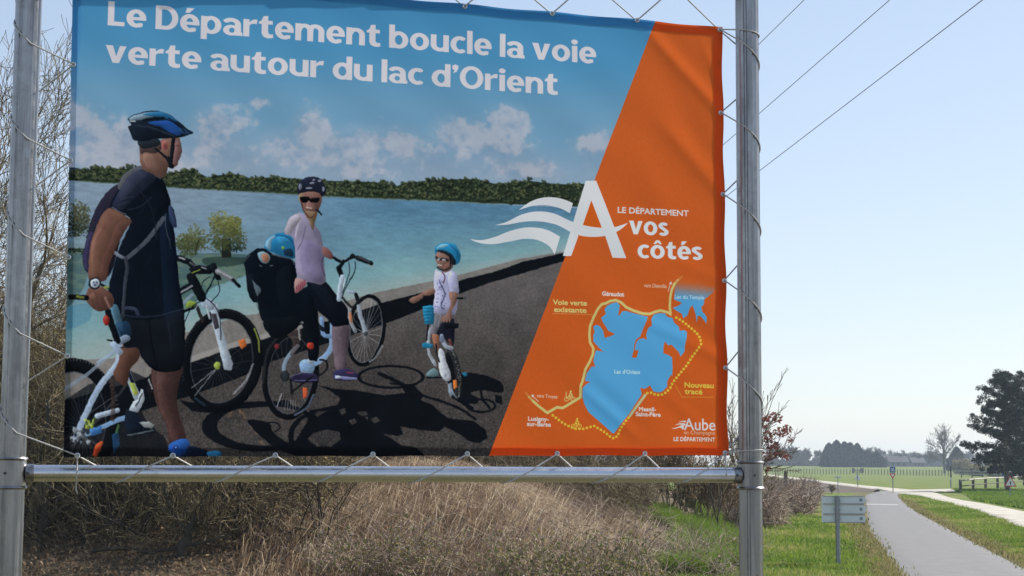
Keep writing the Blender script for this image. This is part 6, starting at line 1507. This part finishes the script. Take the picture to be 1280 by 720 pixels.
# far wood that reads as one mass
def wood_mass(pxa, pxb, Y, H, n, seed, label):
    rs = np.random.default_rng(seed); px = rs.uniform(pxa, pxb, n); Yv = Y + rs.uniform(0, 25, n); X = (px - 640) / FPX * Yv; top = H * (.72 + .18 * np.sin(px * .21) + .12 * np.sin(px * .63 + 1)); z = terrain(X, Yv) + top * rs.random(n) ** .8
    P_ = np.stack([X, Yv, z], 1); V, F, t = quads_from(P_, np.full(n, .55), rs); tag(mesh_np('distant_wood', V, F, M_fartwig, None, False, {'tone': t}), label, 'wood', None, 'stuff')
wood_mass(940, 1032, 600, 3.6, 9000, 220, 'hazy low wood along the horizon left of the conifers'); wood_mass(1075, 1300, 690, 5.2, 16000, 221, 'hazy wood along the horizon right of the conifers')
# houses far off
M_roof = mat_noise('dull_roof_tiles', (.06, .055, .055), (.10, .09, .088), 2, .95); M_wallh = mat_noise('pale_render', (.12, .12, .12), (.17, .165, .16), 2, .9); M_dark = mat_noise('dark_opening', (.02, .02, .025), (.04, .04, .045), 2, .5)
def house(pxa, pxb, Y, hw_, hr, label):
    a = (pxa - 640) / FPX * Y; c = (pxb - 640) / FPX * Y; z = gz(a, Y) - .1; root = empty('house', ((a + c) / 2, Y, z)); tag(root, label, 'house'); W = (c - a); D = 7
    mb = MB(); mb.box((0, 0, hw_ / 2), (W, D, hw_)); mb.build('wall', M_wallh, root)
    mb = MB(); e = .4; v_ = [(-W / 2 - e, -D / 2 - e, hw_), (W / 2 + e, -D / 2 - e, hw_), (W / 2 + e, D / 2 + e, hw_), (-W / 2 - e, D / 2 + e, hw_), (-W / 2 - e, 0, hw_ + hr), (W / 2 + e, 0, hw_ + hr)]
    mb.add(v_, [(0, 1, 5, 4), (2, 3, 4, 5), (0, 4, 3), (1, 2, 5), (0, 3, 2, 1)]); r_ = mb.build('roof', M_roof, root)
    mb = MB(); mb.box((W * .25, 0, hw_ + hr), (.6, .6, 1.2)); mb.build('chimney', M_roof, r_)
    for k in range(3):
        mb = MB(); mb.box((-W * .32 + k * W * .3, -D / 2 - .02, hw_ * .55), (.6, .12, .7)); mb.build('window', M_dark, root)
house(1108, 1131, 575, 1.6, 2.1, 'long low farm building with a dull roof, far behind the give way sign'); house(1137, 1152, 590, 1.5, 1.8, 'small distant house right of the long roof'); house(1099, 1107, 590, 2.6, 1.8, 'tiny pale house front beside the conifer clump')
# ------------------------------------------------------------------ fences
M_wood = mat_noise('weathered_fence_wood', (.06, .05, .042), (.13, .11, .09), 4, .85, 0, .3, (1, 1, 4))
M_woodtop = mat_noise('sun_bleached_rail', (.42, .38, .32), (.56, .52, .45), 4, .8, 0, .2, (1, 4, 4))
M_galv = mat_noise('galvanised_steel', (.22, .24, .27), (.32, .34, .37), 12, .45, .7)
M_signback = mat_noise('grey_sign_back', (.62, .66, .68), (.74, .77, .79), 2.5, .55, 0)
M_red = mat_noise('sign_red', (.50, .03, .025), (.56, .04, .03), 10, .5); M_white = mat_noise('sign_white', (.72, .72, .72), (.8, .8, .8), 10, .5); M_blue = mat_noise('sign_blue', (.02, .09, .24), (.025, .11, .28), 10, .5); M_black = mat_noise('sign_black', (.02, .02, .02), (.03, .03, .03), 10, .5)
# rail fence on the mound
fe = [(1200.6, 613.6), (1216.5, 610.6), (1232, 608.4), (1247, 606.6), (1263, 605), (1280, 603.6), (1297, 602.4)]
fp = []
for i, (px, py) in enumerate(fe):
    Y = 112 + i * 6.5; p = at(px, py, Y); fp.append(Vector((p.x, Y, gz(p.x, Y))))
rf = empty('rail_fence', fp[0]); bpy.context.view_layer.update(); tag(rf, 'wooden two rail fence with bleached top rail on the grassy mound', 'fence')
HF = [max(.75, at(fe[i][0], fe[i][1] - 14.0 + i * 1.1, fp[i].y).z - fp[i].z) for i in range(len(fp))]
for i, p in enumerate(fp):
    mb = MB(); mb.box((p.x, p.y, p.z + HF[i] / 2 - .1), (.17, .17, HF[i] + .2), 0, 0, .03); child(mb.build('post', M_wood), rf)
    if i + 1 < len(fp):
        q = fp[i + 1]
        for f_, mt in ((.92, M_woodtop), (.48, M_wood)):
            mb = MB(); mb.tube([p + Vector((0, -.1, HF[i] * f_)), q + Vector((0, -.1, HF[i + 1] * f_))], .055 if f_ > .9 else .04, 6); child(mb.build('rail', mt), rf)
# long paddock fence of thin posts across the far field
pf0 = at(962, 592, 352); ff = empty('paddock_fence', (pf0.x, 352, 0)); bpy.context.view_layer.update(); tag(ff, 'long line of thin dark fence posts across the far field', 'fence')
pts_f = []
px = 962.0
while px < 1186:
    Y = float(np.interp(px, [962, 1090, 1186], [352, 322, 292])); pts_f.append(((px - 640) / FPX * Y, Y)); px += float(np.interp(px, [962, 1090, 1186], [3.1, 4.0, 3.9]))
pm = None
for i, (x, y) in enumerate(pts_f):
    if pm is None:
        mb = MB(); mb.box((0, 0, .53), (.11, .11, 1.1)); o = mb.build('post', M_wood); pm = o.data
    else:
        o = bpy.data.objects.new('post', pm); COL.objects.link(o)
    o.location = (x, y, gz(x, y)); o.rotation_euler = (0, R_(rsG.uniform(-2, 2)), 0); bpy.context.view_layer.update() if i == 0 else None
    wm = Matrix.Translation(o.location); o.parent = ff; o.matrix_parent_inverse = Matrix.Translation(-Vector((pf0.x, 352, 0)))
for h in (.45, .95):
    mb = MB(); mb.tube([(x, y, gz(x, y) + h) for x, y in pts_f[::6] + [pts_f[-1]]], .012, 4); child(mb.build('wire', M_galv), ff)
# white rail fence right of it
wp = []
for px in (1187, 1200, 1213, 1226, 1239, 1252, 1266, 1282, 1298):
    Y = float(np.interp(px, [1187, 1298], [262, 225])); wp.append(Vector(((px - 640) / FPX * Y, Y, 0)))
wf = empty('white_rail_fence', wp[0]); bpy.context.view_layer.update(); tag(wf, 'pale horizontal rail fence behind the pines', 'fence')
for i, p in enumerate(wp):
    mb = MB(); mb.box((p.x, p.y, .55), (.13, .13, 1.1)); child(mb.build('post', M_wood), wf)
    if i + 1 < len(wp):
        for h in (1.0, .55):
            mb = MB(); mb.tube([p + Vector((0, -.08, h)), wp[i + 1] + Vector((0, -.08, h))], .045, 5); child(mb.build('rail', M_woodtop), wf)

# ------------------------------------------------------------------ signs
def stick(name, px, pyb, pyt, label, cat, r=.03, z0=None):
    g = ground(px, pyb); Y = g.y; z = gz(g.x, Y); root = empty(name, (g.x, Y, z)); tag(root, label, cat); bpy.context.view_layer.update()
    top = at(px, pyt, Y).z
    mb = MB(); mb.tube([(g.x, Y, z - .1), (g.x, Y, top)], r, 10); child(mb.build('pole', M_galv), root)
    return root, g.x, Y
def plate(root, name, outline, cx, Y, cz, th, mat, y_off=0.0):
    mb = MB(); mb.prism(outline, 0, th, Matrix.Translation((cx, Y + y_off, cz))); o = mb.build(name, mat); child(o, root); return o
def rrect(w, h, r=.02, n=4):
    out = []
    for cx, cz, a0 in ((w / 2 - r, h / 2 - r, 0), (-w / 2 + r, h / 2 - r, 90), (-w / 2 + r, -h / 2 + r, 180), (w / 2 - r, -h / 2 + r, 270)):
        for k in range(n + 1): q = R_(a0 + 90 * k / n); out.append((cx + r * math.cos(q), cz + r * math.sin(q)))
    return out
def tri(s, up=True, r=.12):
    h = s * .866; P3 = [(-s / 2, -h / 3), (s / 2, -h / 3), (0, 2 * h / 3)] if up else [(-s / 2, h / 3), (0, -2 * h / 3), (s / 2, h / 3)]
    out = []
    for i in range(3):
        a, b_, c = Vector(P3[i - 1]), Vector(P3[i]), Vector(P3[(i + 1) % 3])
        for t in (0, .5, 1): 
            p = b_ + ((a - b_).normalized() * (1 - t) + (c - b_).normalized() * t) * s * r * (1 if t != .5 else .72); out.append(tuple(p))
    return out
# direction sign seen from behind (foreground): post and three double panels
g = ground(1047.8, 708); Y = g.y; z0 = gz(g.x, Y); K = Y / FPX
ds = empty('direction_sign', (g.x, Y, z0)); bpy.context.view_layer.update(); tag(ds, 'grey back of a direction sign with three stacked panels on a post', 'sign')
ztop = at(1047.8, 619.5, Y).z
mb = MB(); mb.box((g.x, Y, (z0 + ztop) / 2 - .1), (.070, .050, ztop - z0 + .2), 0, 0, .012); child(mb.build('post', M_galv), ds)
for i, (ya, yb) in enumerate([(620, 629.8), (630.4, 642.6), (643.2, 653.4)]):
    zc = at(1055, (ya + yb) / 2, Y).z; h = (yb - ya) * K * 1.0; xl = at(1027.5, 630, Y).x; xr = at(1082.3, 630, Y).x; w_ = xr - xl
    # arrow-ended blade
    ol = [(-w_ / 2, -h / 2), (w_ / 2 - .03, -h / 2), (w_ / 2, -h * .25), (w_ / 2, h * .25), (w_ / 2 - .03, h / 2), (-w_ / 2, h / 2)]
    pn = plate(ds, 'panel', ol, (xl + xr) / 2, Y + .030, zc, .022, M_signback)
    for s2 in (1, -1):
        mb = MB(); mb.box(((xl + xr) / 2, Y + .026, zc + s2 * (h / 2 - .006)), (w_ - .06, .012, .010)); bpy.context.view_layer.update(); child(mb.build('edge_fold', M_galv), pn)
    mb = MB(); mb.box((g.x, Y - .006, zc), (.082, .075, .028)); child(mb.build('bracket', M_galv), pn)
    mb = MB(); mb.box((xr - .075, Y + .027, zc), (.045, .006, .045)); child(mb.build('label_patch', mat_noise('label_grey', (.22, .25, .28), (.26, .29, .32), 30)), pn)
mb = MB(); mb.box((xr - .03, Y + .03, at(1082, 655.2, Y).z), (.04, .02, .02)); child(mb.build('clip', M_bolt), ds)
# give way sign with a blue square plate above it
r1, x, Y = stick('give_way_sign', 1116.3, 615.7, 584, 'give way triangle under a small blue square plate at the path end', 'sign', .03); K = Y / FPX
cz = at(1116, 587.1, Y).z; plate(r1, 'blue_plate', rrect(7.0 * K, 7.0 * K, .03), x - .02, Y, cz, .02, M_blue, -.06)
w_ = 7.0 * K; pl2 = [o for o in r1.children if o.name.startswith('blue_plate')][0]; bpy.context.view_layer.update()
plate(pl2, 'pictogram', [(-w_ * .25, -w_ * .28), (-w_ * .12, -w_ * .32), (w_ * .28, w_ * .25), (w_ * .12, w_ * .3)], x - .02, Y, cz, .006, M_white, -.068); plate(pl2, 'pictogram', [(-w_ * .3, w_ * .08), (-w_ * .1, w_ * .02), (-w_ * .04, w_ * .2), (-w_ * .22, w_ * .25)], x - .02, Y, cz, .006, M_white, -.068); plate(pl2, 'pictogram', [(w_ * .1, -w_ * .25), (w_ * .3, -w_ * .3), (w_ * .3, -w_ * .1), (w_ * .14, -w_ * .06)], x - .02, Y, cz, .006, M_white, -.068)
cz = at(1116, 594.2, Y).z; plate(r1, 'red_triangle', tri(8.4 * K, False), x - .02, Y, cz, .02, M_red, -.06); plate(r1, 'white_centre', tri(4.4 * K, False, .06), x - .02, Y, cz, .006, M_white, -.068)
# warning triangle on the mound
g = at(1263, 622, 90); Y = 90.0; z = gz(g.x, Y); K = Y / FPX; wt = empty('warning_sign', (g.x, Y, z)); tag(wt, 'red bordered warning triangle with a black symbol in front of the pines', 'sign'); bpy.context.view_layer.update()
cz = at(1263, 603.6, Y).z
mb = MB(); mb.tube([(g.x, Y, z - .1), (g.x, Y, cz + .2)], .03, 10); child(mb.build('pole', M_galv), wt)
plate(wt, 'red_triangle', tri(15.6 * K, True, .07), g.x, Y, cz, .02, M_red, -.06); plate(wt, 'white_centre', tri(11.8 * K, True, .05), g.x, Y, cz, .006, M_white, -.068)
q = K; plate(wt, 'symbol', [(-.35 * q, -2.6 * q), (.55 * q, -2.6 * q), (.75 * q, -.4 * q), (1.2 * q, -.2 * q), (.1 * q, 2.4 * q), (-1.1 * q, -.2 * q), (-.5 * q, -.4 * q)], g.x, Y, cz, .006, M_black, -.076)
# backs of signs in the middle distance
r2, x, Y = stick('sign_back', 1072.3, 608.8, 584.5, 'grey back of a triangular sign with two small plates above', 'sign', .035); K = Y / FPX
plate(r2, 'triangle_back', tri(8.8 * K, True), x, Y, at(1072, 597.3, Y).z, .02, M_signback, .06)
for pxa, pxb in ((1065, 1068.6), (1075.4, 1079.8)):
    cx = at((pxa + pxb) / 2, 588, Y).x; plate(r2, 'plate_back', rrect((pxb - pxa) * K, 6.0 * K, .03), cx, Y, at(1072, 588.2, Y).z, .02, M_galv, .06)
mb = MB(); mb.tube([(at(1065, 588, Y).x, Y + .04, at(1065, 588.2, Y).z), (at(1080, 588, Y).x, Y + .04, at(1080, 588.2, Y).z)], .02, 6); child(mb.build('crossbar', M_galv), r2)
r3, x, Y = stick('small_sign', 1047.6, 617.5, 595.5, 'small flat topped sign on a thin pole above the direction sign', 'sign', .022); K = Y / FPX
plate(r3, 'board', rrect(8.2 * K, 2.0 * K, .03), x, Y, at(1047, 596.6, Y).z, .03, M_signback, .03)
r4, x, Y = stick('marker_post', 1188.6, 610.2, 581, 'thin post with a dark narrow board in the field before the lone tree', 'post', .05); K = Y / FPX
plate(r4, 'board', rrect(1.5 * K, 15 * K, .02), x, Y, at(1188.6, 589.8, Y).z, .05, M_wood, -.07); plate(r4, 'reflector', rrect(2.0 * K, 3.0 * K, .02), x, Y, at(1188.6, 598.4, Y).z, .03, M_white, -.10)
r5, x, Y = stick('blue_sign', 1255.8, 612, 589, 'small blue rectangular sign beside the pine trunks', 'sign', .03); K = Y / FPX
plate(r5, 'blue_plate', rrect(6.6 * K, 6.8 * K, .03), x, Y, at(1255.8, 592.6, Y).z, .02, M_blue, -.06); plate(r5, 'pictogram', [(-.8 * K, -1.8 * K), (.2 * K, -2 * K), (1.5 * K, 1.6 * K), (.6 * K, 1.9 * K)], x, Y, at(1255.8, 592.6, Y).z, .006, M_white, -.068)

# ------------------------------------------------------------------ overhead wires
M_wire = mat_noise('dark_cable', (.02, .02, .02), (.04, .04, .04), 20, .6)
for (x1, y1, x2, y2), lab in zip([(950, 54, 1005, 0), (950, 141, 1112, 0), (950, 213, 1228, 0)], ['uppermost overhead cable, nearest the right post', 'middle overhead cable crossing the sky', 'lowest overhead cable crossing the sky']):
    Yn, Yf = 38.0, 62.0
    sl = (y2 - y1) / (x2 - x1)
    pts = []
    for t in np.linspace(-.35, 1.5, 15):
        pxx = x1 + (x2 - x1) * t; pyy = y1 + (y2 - y1) * t; pts.append(at(pxx, pyy, Yf + (Yn - Yf) * (pxx - 900) / 330))
    mb = MB(); mb.tube(pts, .011, 6); tag(mb.build('overhead_cable', M_wire, None, True), lab, 'cable', 'overhead cables')

# ------------------------------------------------------------------ haze
mb = MB(); mb.box((0, 640, 9.0), (2980, 1880, 22.0)); hz = mb.build('haze', M_black); tag(hz, 'thin pale haze over the fields', 'haze', None, 'stuff')
m = bpy.data.materials.new('haze_air'); m.use_nodes = True; N = m.node_tree.nodes; N.clear(); out = N.new('ShaderNodeOutputMaterial'); pv = N.new('ShaderNodeVolumePrincipled')
pv.inputs['Color'].default_value = (.72, .85, 1.0, 1); pv.inputs['Density'].default_value = .00042; pv.inputs['Anisotropy'].default_value = .2
m.node_tree.links.new(pv.outputs[0], out.inputs['Volume']); hz.data.materials.clear(); hz.data.materials.append(m)
